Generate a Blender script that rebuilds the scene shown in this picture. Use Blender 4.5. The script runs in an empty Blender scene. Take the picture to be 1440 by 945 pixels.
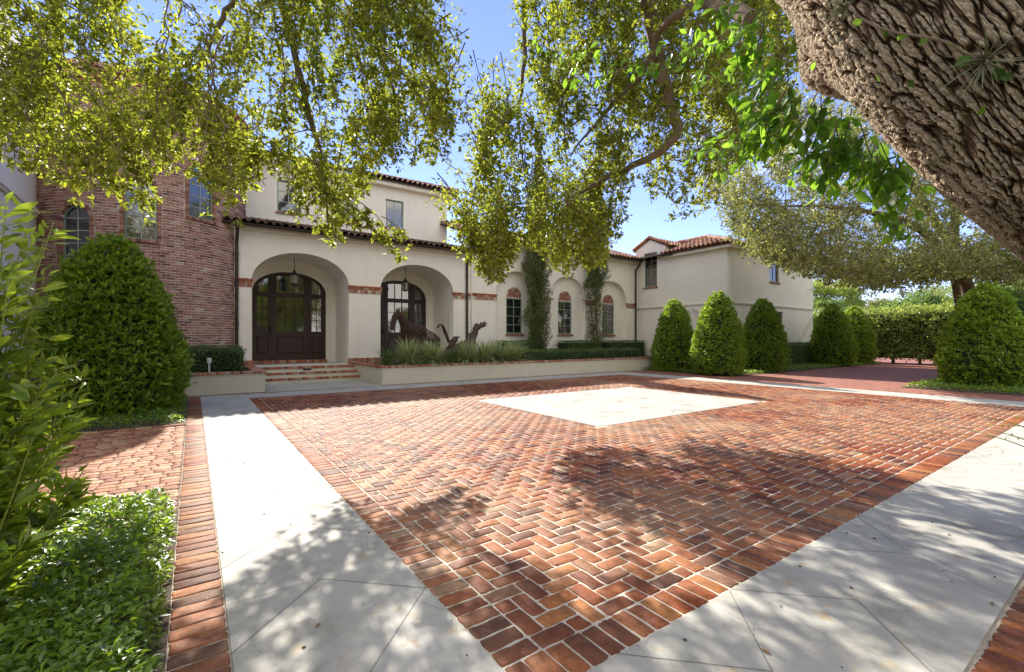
import bpy, bmesh, math, random
import numpy as np
from mathutils import Vector, Matrix, noise
R = math.radians
random.seed(7); rng = np.random.default_rng(7)
sc = bpy.context.scene
COL = sc.collection

# ---------------------------------------------------------------- camera, sky, sun, exposure
YAW = R(34.9); CH = 1.4; FPX = 642.0; HY = 477.5
cd = bpy.data.cameras.new('camera'); cam = bpy.data.objects.new('camera', cd); COL.objects.link(cam)
cam.location = (0, 0, CH); cam.rotation_euler = (R(90), 0, -YAW)
cd.sensor_width = 36; cd.lens = 36*FPX/1440; cd.shift_y = (HY-472.5)/1440
cd.clip_start = 0.05; cd.clip_end = 2000
sc.camera = cam

SUN_AZ = R(11.4); SUN_EL = R(40)
w = bpy.data.worlds.new('World'); sc.world = w; w.use_nodes = True
nt = w.node_tree; nt.nodes.clear()
wo = nt.nodes.new('ShaderNodeOutputWorld'); bg = nt.nodes.new('ShaderNodeBackground')
sky = nt.nodes.new('ShaderNodeTexSky'); sky.sky_type = 'NISHITA'; sky.sun_disc = False
sky.sun_elevation = SUN_EL; sky.sun_rotation = SUN_AZ
sky.air_density = 0.75; sky.dust_density = 0.0; sky.ozone_density = 4.0; sky.altitude = 0
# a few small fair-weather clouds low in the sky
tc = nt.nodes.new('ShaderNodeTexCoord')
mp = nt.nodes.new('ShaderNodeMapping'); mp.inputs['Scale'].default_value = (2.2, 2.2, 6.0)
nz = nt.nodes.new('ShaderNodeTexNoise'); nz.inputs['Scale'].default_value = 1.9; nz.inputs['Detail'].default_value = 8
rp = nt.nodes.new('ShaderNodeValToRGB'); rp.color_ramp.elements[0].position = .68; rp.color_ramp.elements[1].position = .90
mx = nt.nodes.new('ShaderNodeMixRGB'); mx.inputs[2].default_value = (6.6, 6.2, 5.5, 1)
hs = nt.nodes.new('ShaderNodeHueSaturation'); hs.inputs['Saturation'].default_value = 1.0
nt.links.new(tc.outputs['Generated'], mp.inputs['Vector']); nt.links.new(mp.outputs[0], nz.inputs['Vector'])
# broken bright cloud, spread behind the camera and overhead as added warm fill for the facade (it shows mirrored in the upper windows)
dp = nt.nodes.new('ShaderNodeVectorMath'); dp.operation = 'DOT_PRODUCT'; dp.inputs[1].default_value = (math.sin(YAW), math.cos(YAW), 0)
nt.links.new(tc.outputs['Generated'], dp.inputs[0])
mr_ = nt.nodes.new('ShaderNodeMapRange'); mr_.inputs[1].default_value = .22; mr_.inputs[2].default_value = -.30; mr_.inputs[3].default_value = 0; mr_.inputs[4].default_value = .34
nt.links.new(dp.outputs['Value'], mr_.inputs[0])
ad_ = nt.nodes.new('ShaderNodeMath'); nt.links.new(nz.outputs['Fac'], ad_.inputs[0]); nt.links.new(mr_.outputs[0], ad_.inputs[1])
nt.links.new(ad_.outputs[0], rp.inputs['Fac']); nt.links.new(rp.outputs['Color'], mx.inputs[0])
tn = nt.nodes.new('ShaderNodeMixRGB'); tn.blend_type = 'MULTIPLY'; tn.inputs[0].default_value = 1; tn.inputs[2].default_value = (1.06, .86, .97, 1)
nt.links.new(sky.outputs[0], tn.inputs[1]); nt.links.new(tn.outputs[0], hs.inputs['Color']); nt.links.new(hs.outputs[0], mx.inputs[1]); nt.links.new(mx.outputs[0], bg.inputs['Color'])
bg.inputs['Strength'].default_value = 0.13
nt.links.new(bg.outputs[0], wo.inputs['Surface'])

ld = bpy.data.lights.new('sun', 'SUN'); sun = bpy.data.objects.new('sun', ld); COL.objects.link(sun)
ld.energy = 4.2; ld.angle = R(0.53); ld.color = (1, .93, .83)
sd = Vector((math.sin(SUN_AZ)*math.cos(SUN_EL), math.cos(SUN_AZ)*math.cos(SUN_EL), math.sin(SUN_EL)))
sun.rotation_euler = sd.to_track_quat('Z', 'Y').to_euler()
sun.location = (0, 0, 30)
vs = sc.view_settings; vs.view_transform = 'Standard'; vs.look = 'None'; vs.gamma = 1; vs.use_curve_mapping = False
vs.exposure = 1.28
sc.render.engine = 'CYCLES'
cy = sc.cycles; cy.max_bounces = 8; cy.diffuse_bounces = 5; cy.transmission_bounces = 5; cy.transparent_max_bounces = 4
cy.use_denoising = True; cy.caustics_reflective = False; cy.caustics_refractive = False

# ---------------------------------------------------------------- placing from the photograph's viewpoint survey
cA, sA = math.cos(YAW), math.sin(YAW)
def ray(px, py):
    r = (px-720)/FPX
    return (sA+r*cA, cA-r*sA, (HY-py)/FPX)
def at(px, py, t):
    d = ray(px, py); return Vector((d[0]*t, d[1]*t, CH+d[2]*t))

# ---------------------------------------------------------------- helpers: objects
def link(o, parent=None):
    COL.objects.link(o)
    if parent is not None: o.parent = parent
    return o
def tag(o, label=None, cat=None, group=None, kind=None):
    if label: o['label'] = label
    if cat: o['category'] = cat
    if group: o['group'] = group
    if kind: o['kind'] = kind
    return o
def empty(name, loc=(0, 0, 0), rz=0, parent=None):
    o = bpy.data.objects.new(name, None); o.empty_display_size = .2
    o.location = loc; o.rotation_euler = (0, 0, rz); return link(o, parent)
def copy_tree(o, parent=None):
    kids = [c for c in KIDS.get(o, [])]
    c = o.copy(); link(c, parent)
    for ch in kids: KIDS.setdefault(c, []).append(copy_tree(ch, c))
    return c
KIDS = {}
def mesh_np(name, V, F, mat, parent=None, smooth=False, uv=None):
    """V (n,3) array, F (m,k) int array of equal-size faces or list of such arrays"""
    Fs = F if isinstance(F, list) else [F]
    Fs = [np.asarray(f, dtype=np.int32) for f in Fs if len(f)]
    me = bpy.data.meshes.new(name); V = np.asarray(V, dtype=np.float32)
    me.vertices.add(len(V)); me.vertices.foreach_set('co', V.ravel())
    nl = sum(f.size for f in Fs); nf = sum(len(f) for f in Fs)
    me.loops.add(nl); me.polygons.add(nf)
    me.loops.foreach_set('vertex_index', np.concatenate([f.ravel() for f in Fs]))
    tot = np.concatenate([np.full(len(f), f.shape[1], dtype=np.int32) for f in Fs])
    st = np.concatenate([[0], np.cumsum(tot)[:-1]]).astype(np.int32)
    me.polygons.foreach_set('loop_start', st); me.polygons.foreach_set('loop_total', tot)
    if smooth: me.polygons.foreach_set('use_smooth', np.ones(nf, dtype=bool))
    if uv is not None:
        ul = me.uv_layers.new(name='UVMap')
        li = np.concatenate([f.ravel() for f in Fs]); ul.data.foreach_set('uv', np.asarray(uv, dtype=np.float32)[li].ravel())
    me.update(calc_edges=True); me.validate()
    me.materials.append(mat)
    o = bpy.data.objects.new(name, me); link(o, parent)
    if parent is not None: KIDS.setdefault(parent, []).append(o)
    return o
class MB:
    """collects boxes, tubes, polygons; build() links them as one mesh object"""
    def __init__(s): s.v = []; s.f = []
    def add(s, vs, fs):
        b = len(s.v); s.v += [tuple(v) for v in vs]; s.f += [tuple(b+i for i in f) for f in fs]
    def box(s, a, b, M=None):
        x0, y0, z0 = a; x1, y1, z1 = b
        vs = [Vector(p) for p in ((x0,y0,z0),(x1,y0,z0),(x1,y1,z0),(x0,y1,z0),(x0,y0,z1),(x1,y0,z1),(x1,y1,z1),(x0,y1,z1))]
        if M: vs = [M @ v for v in vs]
        s.add(vs, [(0,3,2,1),(4,5,6,7),(0,1,5,4),(1,2,6,5),(2,3,7,6),(3,0,4,7)])
    def bevbox(s, a, b, c=.006, M=None):
        """box whose front/back/top edges carry a small chamfer"""
        x0, y0, z0 = a; x1, y1, z1 = b; vs = []; 
        bm = bmesh.new(); bmesh.ops.create_cube(bm, size=1)
        for v in bm.verts: v.co = Vector(((x0+x1)/2+v.co.x*(x1-x0), (y0+y1)/2+v.co.y*(y1-y0), (z0+z1)/2+v.co.z*(z1-z0)))
        bmesh.ops.bevel(bm, geom=bm.edges[:], offset=c, segments=1, affect='EDGES')
        bm.verts.index_update()
        vs = [(M @ v.co) if M else v.co.copy() for v in bm.verts]
        s.add(vs, [[v.index for v in f.verts] for f in bm.faces]); bm.free()
    def tube(s, pts, rad, n=8, cap=True):
        pts = [Vector(p) for p in pts]
        if not hasattr(rad, '__len__'): rad = [rad]*len(pts)
        up = Vector((0, 0, 1)); prev = None; rings = []
        for i, p in enumerate(pts):
            d = (pts[min(i+1, len(pts)-1)]-pts[max(i-1, 0)]).normalized()
            if prev is None: a = d.orthogonal().normalized()
            else:
                a = prev-d*prev.dot(d)
                a = a.normalized() if a.length > 1e-6 else d.orthogonal().normalized()
            prev = a; b = d.cross(a)
            rings.append([p+(a*math.cos(2*math.pi*k/n)+b*math.sin(2*math.pi*k/n))*rad[i] for k in range(n)])
        fs = []
        for i in range(len(pts)-1):
            for k in range(n):
                fs.append((i*n+k, i*n+(k+1) % n, (i+1)*n+(k+1) % n, (i+1)*n+k))
        if cap: fs.append(tuple(range(n-1, -1, -1))); fs.append(tuple((len(pts)-1)*n+k for k in range(n)))
        s.add([v for r in rings for v in r], fs)
    def lathe(s, prof, n=16, M=None):
        vs = []; 
        for r, z in prof:
            for k in range(n):
                v = Vector((r*math.cos(2*math.pi*k/n), r*math.sin(2*math.pi*k/n), z)); vs.append(M @ v if M else v)
        fs = []
        for i in range(len(prof)-1):
            for k in range(n): fs.append((i*n+k, i*n+(k+1) % n, (i+1)*n+(k+1) % n, (i+1)*n+k))
        fs.append(tuple(range(n-1, -1, -1))); fs.append(tuple((len(prof)-1)*n+k for k in range(n)))
        s.add(vs, fs)
    def build(s, name, mat, parent=None, smooth=False, origin=None):
        me = bpy.data.meshes.new(name); 
        vs = s.v
        o = bpy.data.objects.new(name, me)
        if origin is not None:
            vs = [(v[0]-origin[0], v[1]-origin[1], v[2]-origin[2]) for v in vs]; o.location = origin
        me.from_pydata(vs, [], s.f); me.materials.append(mat)
        if smooth:
            me.polygons.foreach_set('use_smooth', [True]*len(me.polygons))
            try: me.set_sharp_from_angle(angle=R(40))
            except Exception: pass
        link(o, parent)
        if parent is not None: KIDS.setdefault(parent, []).append(o)
        return o
def slab(name, outer, holes, thick, M, mat, parent=None):
    """flat outline with openings, given thickness (local x,y in plane, z thickness), placed by matrix M"""
    cu = bpy.data.curves.new('tmp', 'CURVE'); cu.dimensions = '2D'; cu.fill_mode = 'BOTH'; cu.extrude = thick/2
    for pts in [outer]+holes:
        sp = cu.splines.new('POLY'); sp.points.add(len(pts)-1); sp.use_cyclic_u = True
        for i, p in enumerate(pts): sp.points[i].co = (p[0], p[1], 0, 1)
    t = bpy.data.objects.new('tmp', cu); COL.objects.link(t)
    dg = bpy.context.evaluated_depsgraph_get(); me = bpy.data.meshes.new_from_object(t.evaluated_get(dg))
    me.name = name
    bpy.data.objects.remove(t); bpy.data.curves.remove(cu)
    me.transform(M); me.materials.clear(); me.materials.append(mat)
    o = bpy.data.objects.new(name, me); link(o, parent)
    if parent is not None: KIDS.setdefault(parent, []).append(o)
    return o
def MY(y0, thick):   # outline (x,z) -> wall whose front face is at y0, going back
    return Matrix(((1,0,0,0),(0,0,-1,y0+thick/2),(0,1,0,0),(0,0,0,1)))
def MX(x0, thick):   # outline (y,z) -> wall whose face is at x0, going to +x
    return Matrix(((0,0,1,x0+thick/2),(1,0,0,0),(0,1,0,0),(0,0,0,1)))
def rect(x0, z0, x1, z1): return [(x0,z0),(x1,z0),(x1,z1),(x0,z1)]
def archpts(x0, x1, z0, zs, za, n=24, p=2.0):
    """opening with straight sides to zs and a (super)elliptic head to za"""
    c = (x0+x1)/2; a = (x1-x0)/2; b = za-zs; out = [(x0, z0), (x1, z0)]
    for i in range(n+1):
        th = math.pi*i/n; co, si = math.cos(th), math.sin(th)
        out.append((c+a*math.copysign(abs(co)**(2/p), co), zs+b*abs(si)**(2/p)))
    return out

# ---------------------------------------------------------------- helpers: materials
def mat_new(name):
    m = bpy.data.materials.new(name); m.use_nodes = True; m.node_tree.nodes.clear()
    N = m.node_tree.nodes; L = m.node_tree.links
    out = N.new('ShaderNodeOutputMaterial'); b = N.new('ShaderNodeBsdfPrincipled'); L.new(b.outputs[0], out.inputs[0])
    return m, N, L, b, out
def ramp(N, L, src, cols, interp='LINEAR'):
    r = N.new('ShaderNodeValToRGB'); cr = r.color_ramp; cr.interpolation = interp
    while len(cr.elements) < len(cols): cr.elements.new(.5)
    for e, (p, c) in zip(cr.elements, cols): e.position = p; e.color = (*c, 1)
    L.new(src, r.inputs['Fac']); return r.outputs['Color']
def noisen(N, L, scale, detail=5, rough=.6, vec=None, dim=None):
    n = N.new('ShaderNodeTexNoise'); n.inputs['Scale'].default_value = scale; n.inputs['Detail'].default_value = detail
    n.inputs['Roughness'].default_value = rough
    if vec is not None: L.new(vec, n.inputs['Vector'])
    return n.outputs['Fac']
def geo_pos(N): return N.new('ShaderNodeNewGeometry').outputs['Position']
def obj_pos(N): return N.new('ShaderNodeTexCoord').outputs['Object']
def mixc(N, L, fac, a, b, mode='MIX'):
    m = N.new('ShaderNodeMixRGB'); m.blend_type = mode
    for i, v in ((0, fac), (1, a), (2, b)):
        if isinstance(v, (int, float)): m.inputs[i].default_value = v
        elif isinstance(v, tuple): m.inputs[i].default_value = (*v, 1)
        else: L.new(v, m.inputs[i])
    return m.outputs[0]
def bump(N, L, b, h, strength=.3, dist=.01):
    bp = N.new('ShaderNodeBump'); bp.inputs['Strength'].default_value = strength; bp.inputs['Distance'].default_value = dist
    L.new(h, bp.inputs['Height']); L.new(bp.outputs[0], b.inputs['Normal'])
def simple(name, col, rough=.6, metal=0, var=.12, scale=6, bmp=.15, bs=60, spec=.5):
    m, N, L, b, o = mat_new(name); p = geo_pos(N)
    n = noisen(N, L, scale, 6, .65, p)
    c = ramp(N, L, n, [(.25, tuple(x*(1-var) for x in col)), (.75, tuple(min(1, x*(1+var)) for x in col))])
    L.new(c, b.inputs['Base Color']); b.inputs['Roughness'].default_value = rough; b.inputs['Metallic'].default_value = metal
    b.inputs['Specular IOR Level'].default_value = spec
    if bmp: bump(N, L, b, noisen(N, L, bs, 4, .6, p), bmp, .01)
    return m
def brick_mat(name, cols, mort=None, rough=.75, fine=90, stain=.35, spec=.35, haze=0):
    """every brick is its own mesh island: island random picks its clay, noise mottles it"""
    m, N, L, b, o = mat_new(name); g = N.new('ShaderNodeNewGeometry'); p = g.outputs['Position']
    c = ramp(N, L, g.outputs['Random Per Island'], cols)
    n1 = noisen(N, L, 20, 7, .75, p); n2 = noisen(N, L, fine, 4, .7, p)
    k = ramp(N, L, n1, [(.32, (.48,.45,.45)), (.62, (1.15,1.12,1.1))])
    c = mixc(N, L, 1, c, k, 'MULTIPLY')
    k2 = ramp(N, L, n2, [(.33, (.22,.2,.2)), (.43, (1,1,1))])
    c = mixc(N, L, .7, c, k2, 'MULTIPLY')
    # lime bloom and mortar smears
    n3 = noisen(N, L, 5, 8, .75, p)
    f = ramp(N, L, n3, [(.56, (0,0,0)), (.72, (stain,)*3)])
    c = mixc(N, L, f, c, (.52,.46,.38))
    if haze: c = mixc(N, L, ramp(N, L, noisen(N, L, .33, 6, .62, p), [(.42, (0,0,0)), (.66, (haze,)*3)]), c, (.46,.33,.20))
    L.new(c, b.inputs['Base Color']); b.inputs['Roughness'].default_value = rough
    b.inputs['Specular IOR Level'].default_value = spec
    bump(N, L, b, n1, .7, .008); return m
def leaf_mat(name, dark, light, trans, tw=.4, rough=.42, spec=.4, yellow=None):
    m = bpy.data.materials.new(name); m.use_nodes = True; N = m.node_tree.nodes; L = m.node_tree.links; N.clear()
    out = N.new('ShaderNodeOutputMaterial'); b = N.new('ShaderNodeBsdfPrincipled'); t = N.new('ShaderNodeBsdfTranslucent')
    mx = N.new('ShaderNodeMixShader'); mx.inputs[0].default_value = tw
    g = N.new('ShaderNodeNewGeometry')
    cols = [(0, dark), (.8, light)]
    if yellow: cols += [(.93, light), (1, yellow)]
    c = ramp(N, L, g.outputs['Random Per Island'], cols)
    n = noisen(N, L, 1.3, 3, .5, g.outputs['Position'])
    c = mixc(N, L, 1, c, ramp(N, L, n, [(.3, (.75,.8,.75)), (.7, (1.2,1.15,1.1))]), 'MULTIPLY')
    L.new(c, b.inputs['Base Color']); b.inputs['Roughness'].default_value = rough; b.inputs['Specular IOR Level'].default_value = spec
    tcol = ramp(N, L, g.outputs['Random Per Island'], [(0, tuple(x*.5 for x in trans)), (1, tuple(x*1.3 for x in trans))])
    L.new(tcol, t.inputs['Color'])
    L.new(b.outputs[0], mx.inputs[1]); L.new(t.outputs[0], mx.inputs[2]); L.new(mx.outputs[0], out.inputs[0])
    return m

M = {}
# stucco
def stucco(name, col, stain=(.5,.47,.4)):
    m, N, L, b, o = mat_new(name); p = geo_pos(N)
    n = noisen(N, L, .8, 7, .7, p)
    c = ramp(N, L, n, [(.3, tuple(x*.90 for x in col)), (.7, col)])
    mp = N.new('ShaderNodeMapping'); mp.inputs['Scale'].default_value = (5, 5, .35); L.new(p, mp.inputs['Vector'])
    s = noisen(N, L, 1.0, 6, .7, mp.outputs[0])
    c = mixc(N, L, ramp(N, L, s, [(.54, (0,0,0)), (.78, (.26,)*3)]), c, stain)
    L.new(c, b.inputs['Base Color']); b.inputs['Roughness'].default_value = .9; b.inputs['Specular IOR Level'].default_value = .2
    bump(N, L, b, noisen(N, L, 22, 6, .65, p), .35, .012); return m
M['stucco'] = stucco('stucco_cream', (.89,.85,.755))
M['stucco_white'] = stucco('stucco_white', (.87,.85,.78))
M['planter'] = stucco('planter_render', (.60,.57,.47), (.34,.34,.28))
M['trim'] = simple('painted_trim', (.82,.77,.66), .7, bmp=.05)
BR = [(0,(.085,.026,.016)),(.2,(.16,.040,.017)),(.5,(.26,.070,.023)),(.75,(.33,.105,.030)),(.88,(.37,.155,.05)),(.94,(.19,.08,.05)),(1,(.36,.23,.13))]
M['paver'] = brick_mat('court_brick', BR, rough=.6, stain=.18, spec=.22, haze=.42)
M['path_brick'] = brick_mat('path_brick', [(0,(.22,.085,.05)),(.35,(.34,.145,.08)),(.7,(.42,.21,.115)),(1,(.44,.29,.16))], rough=.75, stain=.35)
M['coping'] = brick_mat('coping_brick', [(0,(.20,.07,.05)),(.3,(.42,.13,.07)),(.6,(.46,.22,.13)),(.8,(.50,.40,.30)),(1,(.24,.10,.08))], rough=.8, stain=.4)
M['tower_brick'] = brick_mat('tower_brick', [(0,(.18,.09,.07)),(.25,(.31,.15,.105)),(.55,(.44,.225,.16)),(.8,(.54,.31,.225)),(.93,(.36,.19,.14)),(1,(.62,.51,.43))], rough=.85, stain=.5)
def mortar(name, col):
    m, N, L, b, o = mat_new(name); p = geo_pos(N)
    c = ramp(N, L, noisen(N, L, 3, 8, .75, p), [(.3, tuple(x*.7 for x in col)), (.65, col)])
    c = mixc(N, L, 1, c, ramp(N, L, noisen(N, L, 120, 3, .7, p), [(.3, (.55,.53,.5)), (.5, (1,1,1))]), 'MULTIPLY')
    L.new(c, b.inputs['Base Color']); b.inputs['Roughness'].default_value = .95
    bump(N, L, b, noisen(N, L, 70, 5, .7, p), .6, .01); return m
M['mortar'] = mortar('court_mortar', (.66,.60,.49))
M['mortar_dark'] = mortar('path_sand', (.20,.16,.12))
M['mortar_white'] = mortar('tower_mortar', (.86,.80,.73))
# coral stone paving: veins, pits, rust stains
def stone(name):
    m, N, L, b, o = mat_new(name); p = geo_pos(N)
    c = ramp(N, L, noisen(N, L, 1.6, 8, .7, p), [(.30, (.25,.24,.20)), (.46, (.39,.38,.335)), (.72, (.475,.465,.425))])
    c = mixc(N, L, ramp(N, L, noisen(N, L, 9, 7, .8, p), [(.60,(0,0,0)),(.75,(.35,)*3)]), c, (.42,.40,.34))
    c = mixc(N, L, ramp(N, L, noisen(N, L, 6.3, 4, .6, p), [(.60,(0,0,0)),(.70,(.55,)*3)]), c, (.38,.25,.10))
    v = N.new('ShaderNodeTexVoronoi'); v.feature = 'DISTANCE_TO_EDGE'; v.inputs['Scale'].default_value = 1.7
    ad = N.new('ShaderNodeVectorMath'); ad.operation = 'ADD'; nn = N.new('ShaderNodeTexNoise'); nn.inputs['Scale'].default_value = 4; nn.inputs['Detail'].default_value = 6
    sc_ = N.new('ShaderNodeVectorMath'); sc_.operation = 'SCALE'; sc_.inputs['Scale'].default_value = .35
    L.new(p, nn.inputs['Vector']); L.new(nn.outputs['Color'], sc_.inputs[0]); L.new(sc_.outputs[0], ad.inputs[0]); L.new(p, ad.inputs[1]); L.new(ad.outputs[0], v.inputs['Vector'])
    gate = ramp(N, L, noisen(N, L, 1.1, 2, .5, p), [(.5,(0,0,0)),(.56,(1,1,1))])
    crack = ramp(N, L, v.outputs['Distance'], [(0,(.75,)*3),(.006,(0,0,0))])
    c = mixc(N, L, mixc(N, L, 1, gate, crack, 'MULTIPLY'), c, (.22,.21,.18))
    v2 = N.new('ShaderNodeTexVoronoi'); v2.inputs['Scale'].default_value = 38; L.new(p, v2.inputs['Vector'])
    g2 = ramp(N, L, noisen(N, L, 2.7, 3, .5, p), [(.48,(0,0,0)),(.62,(1,1,1))])
    pit = ramp(N, L, v2.outputs['Distance'], [(.07,(.8,)*3),(.14,(0,0,0))])
    c = mixc(N, L, mixc(N, L, 1, g2, pit, 'MULTIPLY'), c, (.16,.15,.13))
    L.new(c, b.inputs['Base Color']); b.inputs['Roughness'].default_value = .7; b.inputs['Specular IOR Level'].default_value = .3
    bump(N, L, b, noisen(N, L, 40, 6, .7, p), .25, .008); return m
M['stone'] = stone('coral_stone')
M['joint'] = simple('stone_joint', (.13,.125,.11), .95)
M['soil'] = simple('mulch', (.075,.05,.033), .95, var=.5, scale=25, bmp=.9, bs=40)
M['frame'] = simple('green_frame', (.20,.27,.23), .5, bmp=0)
M['muntin'] = simple('grey_green_muntin', (.36,.42,.38), .5, bmp=0)
M['bronze'] = simple('bronze_gutter', (.055,.042,.036), .45, metal=.5, var=.35, bmp=.1)
M['wood'] = simple('dark_wood', (.032,.013,.008), .5, var=.4, scale=10, bmp=.1)
M['iron'] = simple('dark_iron', (.03,.026,.022), .5, metal=.6, var=.4)
M['horse'] = simple('rusted_bronze', (.10,.058,.045), .6, metal=.35, var=.6, scale=14, bmp=.5)
M['black'] = simple('black_plastic', (.02,.02,.02), .5)
M['whitep'] = simple('white_fixture', (.75,.75,.72), .4)
M['brass'] = simple('copper_lamp', (.30,.19,.10), .45, metal=.6)
m, N, L, b, o = mat_new('window_glass'); b.inputs['Base Color'].default_value = (.012,.016,.018,1); b.inputs['Roughness'].default_value = .04
b.inputs['Specular IOR Level'].default_value = 1.0; b.inputs['IOR'].default_value = 1.9
bump(N, L, b, noisen(N, L, 2.2, 2, .5, geo_pos(N)), .06, .03); M['glass'] = m
m, N, L, b, o = mat_new('lantern_glass'); b.inputs['Base Color'].default_value = (.55,.52,.40,1); b.inputs['Roughness'].default_value = .25
b.inputs['Transmission Weight'].default_value = .6; M['lglass'] = m
# bark
def bark_mat():
    m, N, L, b, out = mat_new('oak_bark'); uv = N.new('ShaderNodeUVMap').outputs[0]; p = geo_pos(N)
    nn = N.new('ShaderNodeTexNoise'); nn.inputs['Scale'].default_value = 2.6; nn.inputs['Detail'].default_value = 5; L.new(uv, nn.inputs['Vector'])
    sc_ = N.new('ShaderNodeVectorMath'); sc_.operation = 'SCALE'; sc_.inputs['Scale'].default_value = .09; L.new(nn.outputs['Color'], sc_.inputs[0])
    ad = N.new('ShaderNodeVectorMath'); ad.operation = 'ADD'; L.new(uv, ad.inputs[0]); L.new(sc_.outputs[0], ad.inputs[1])
    n9 = N.new('ShaderNodeTexNoise'); n9.inputs['Scale'].default_value = 14; n9.inputs['Detail'].default_value = 6; L.new(uv, n9.inputs['Vector'])
    s9 = N.new('ShaderNodeVectorMath'); s9.operation = 'SCALE'; s9.inputs['Scale'].default_value = .026; L.new(n9.outputs['Color'], s9.inputs[0])
    ad2 = N.new('ShaderNodeVectorMath'); ad2.operation = 'ADD'; L.new(ad.outputs[0], ad2.inputs[0]); L.new(s9.outputs[0], ad2.inputs[1])
    def vor(sx, sy, rnd=1):
        mp = N.new('ShaderNodeMapping'); mp.inputs['Scale'].default_value = (sx, sy, 1); L.new(ad2.outputs[0], mp.inputs['Vector'])
        v = N.new('ShaderNodeTexVoronoi'); v.feature = 'DISTANCE_TO_EDGE'; v.inputs['Scale'].default_value = 1; v.inputs['Randomness'].default_value = rnd
        v.voronoi_dimensions = '2D'; L.new(mp.outputs[0], v.inputs['Vector']); return v.outputs['Distance']
    def mr(src, a, b_, c_, d_):
        q = N.new('ShaderNodeMapRange'); q.inputs[1].default_value = a; q.inputs[2].default_value = b_; q.inputs[3].default_value = c_; q.inputs[4].default_value = d_
        q.interpolation_type = 'SMOOTHSTEP'; L.new(src, q.inputs[0]); return q.outputs[0]
    def op(o_, x, y):
        q = N.new('ShaderNodeMath'); q.operation = o_
        for i, v in enumerate((x, y)):
            if isinstance(v, (int, float)): q.inputs[i].default_value = v
            else: L.new(v, q.inputs[i])
        return q.outputs[0]
    v1 = op('MULTIPLY', mr(vor(40, 6.2), 0, .15, 0, 1), mr(vor(16, 2.0), 0, .10, .3, 1)); v2 = mr(vor(85, 34), 0, .3, 0, 1)
    mpn = N.new('ShaderNodeMapping'); mpn.inputs['Scale'].default_value = (1, .35, 1); L.new(ad.outputs[0], mpn.inputs['Vector'])
    n1 = noisen(N, L, 34, 10, .72, mpn.outputs[0])
    h = op('ADD', op('MULTIPLY', v1, .62), op('ADD', op('MULTIPLY', op('MULTIPLY', v2, v1), .22), op('MULTIPLY', n1, .75)))
    d = N.new('ShaderNodeDisplacement'); d.inputs['Scale'].default_value = .038; d.inputs['Midlevel'].default_value = .5
    L.new(h, d.inputs['Height']); L.new(d.outputs[0], out.inputs['Displacement']); m.displacement_method = 'BOTH'
    c = ramp(N, L, h, [(.34, (.022,.013,.008)), (.58, (.135,.088,.052)), (.86, (.33,.235,.15)), (1.0, (.52,.42,.31))])
    c = mixc(N, L, ramp(N, L, noisen(N, L, 2.2, 6, .7, p), [(.50,(0,0,0)),(.66,(.65,)*3)]), c, (.085,.10,.035))
    c = mixc(N, L, ramp(N, L, noisen(N, L, 5, 6, .8, p), [(.60,(0,0,0)),(.68,(.55,)*3)]), c, (.36,.36,.31))
    L.new(c, b.inputs['Base Color']); b.inputs['Roughness'].default_value = .9; b.inputs['Specular IOR Level'].default_value = .2
    return m
M['bark'] = bark_mat()
M['branch'] = simple('branch_bark', (.20,.145,.10), .9, var=.4, scale=12, bmp=.8, bs=50)
M['oak_leaf'] = leaf_mat('oak_leaf', (.022,.034,.010), (.13,.155,.032), (.62,.70,.055), .44, yellow=(.22,.16,.03))
M['far_leaf'] = leaf_mat('far_oak_leaf', (.09,.115,.05), (.25,.27,.12), (.54,.57,.13), .38)
M['cone_leaf'] = leaf_mat('cone_leaf', (.055,.12,.018), (.24,.36,.045), (.58,.78,.06), .36, rough=.38)
M['fg_leaf'] = leaf_mat('shrub_leaf', (.035,.08,.013), (.19,.30,.035), (.58,.74,.05), .40, rough=.33, spec=.55, yellow=(.22,.24,.02))
M['cover_leaf'] = leaf_mat('groundcover_leaf', (.04,.09,.016), (.15,.25,.035), (.50,.72,.05), .38, rough=.3, spec=.6)
M['dark_leaf'] = leaf_mat('clipped_leaf', (.035,.075,.022), (.11,.18,.05), (.28,.44,.07), .28, rough=.45)
M['hedge_leaf'] = leaf_mat('tall_hedge_leaf', (.09,.14,.03), (.30,.37,.10), (.58,.70,.10), .38)
M['vine_leaf'] = leaf_mat('vine_leaf', (.03,.09,.015), (.07,.17,.02), (.38,.68,.05), .5, rough=.35, yellow=(.20,.22,.02))
M['grass_leaf'] = leaf_mat('variegated_blade', (.14,.21,.07), (.50,.55,.30), (.5,.6,.2), .3)
M['cyp_leaf'] = leaf_mat('cypress_spray', (.055,.085,.03), (.17,.20,.075), (.26,.32,.08), .25)
M['palm_leaf'] = leaf_mat('palm_leaf', (.05,.11,.03), (.14,.24,.07), (.35,.5,.08), .35)
M['air'] = leaf_mat('air_plant_leaf', (.20,.22,.13), (.32,.33,.2), (.3,.32,.15), .3)
M['twig'] = simple('green_twig', (.26,.30,.05), .6, var=.3)
TILES = [(0,(.16,.09,.07)),(.2,(.36,.18,.11)),(.45,(.50,.27,.17)),(.7,(.58,.40,.28)),(.85,(.28,.18,.14)),(1,(.64,.53,.42))]
M['tile'] = brick_mat('barrel_tile', TILES, rough=.85, stain=.3, fine=40)
M['tile_dark'] = brick_mat('weathered_tile', [(0,(.07,.05,.045)),(.4,(.19,.12,.10)),(.7,(.30,.22,.18)),(1,(.34,.19,.13))], rough=.9, stain=.4, fine=40)
M['underroof'] = simple('roof_felt', (.07,.045,.035), .95)

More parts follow.
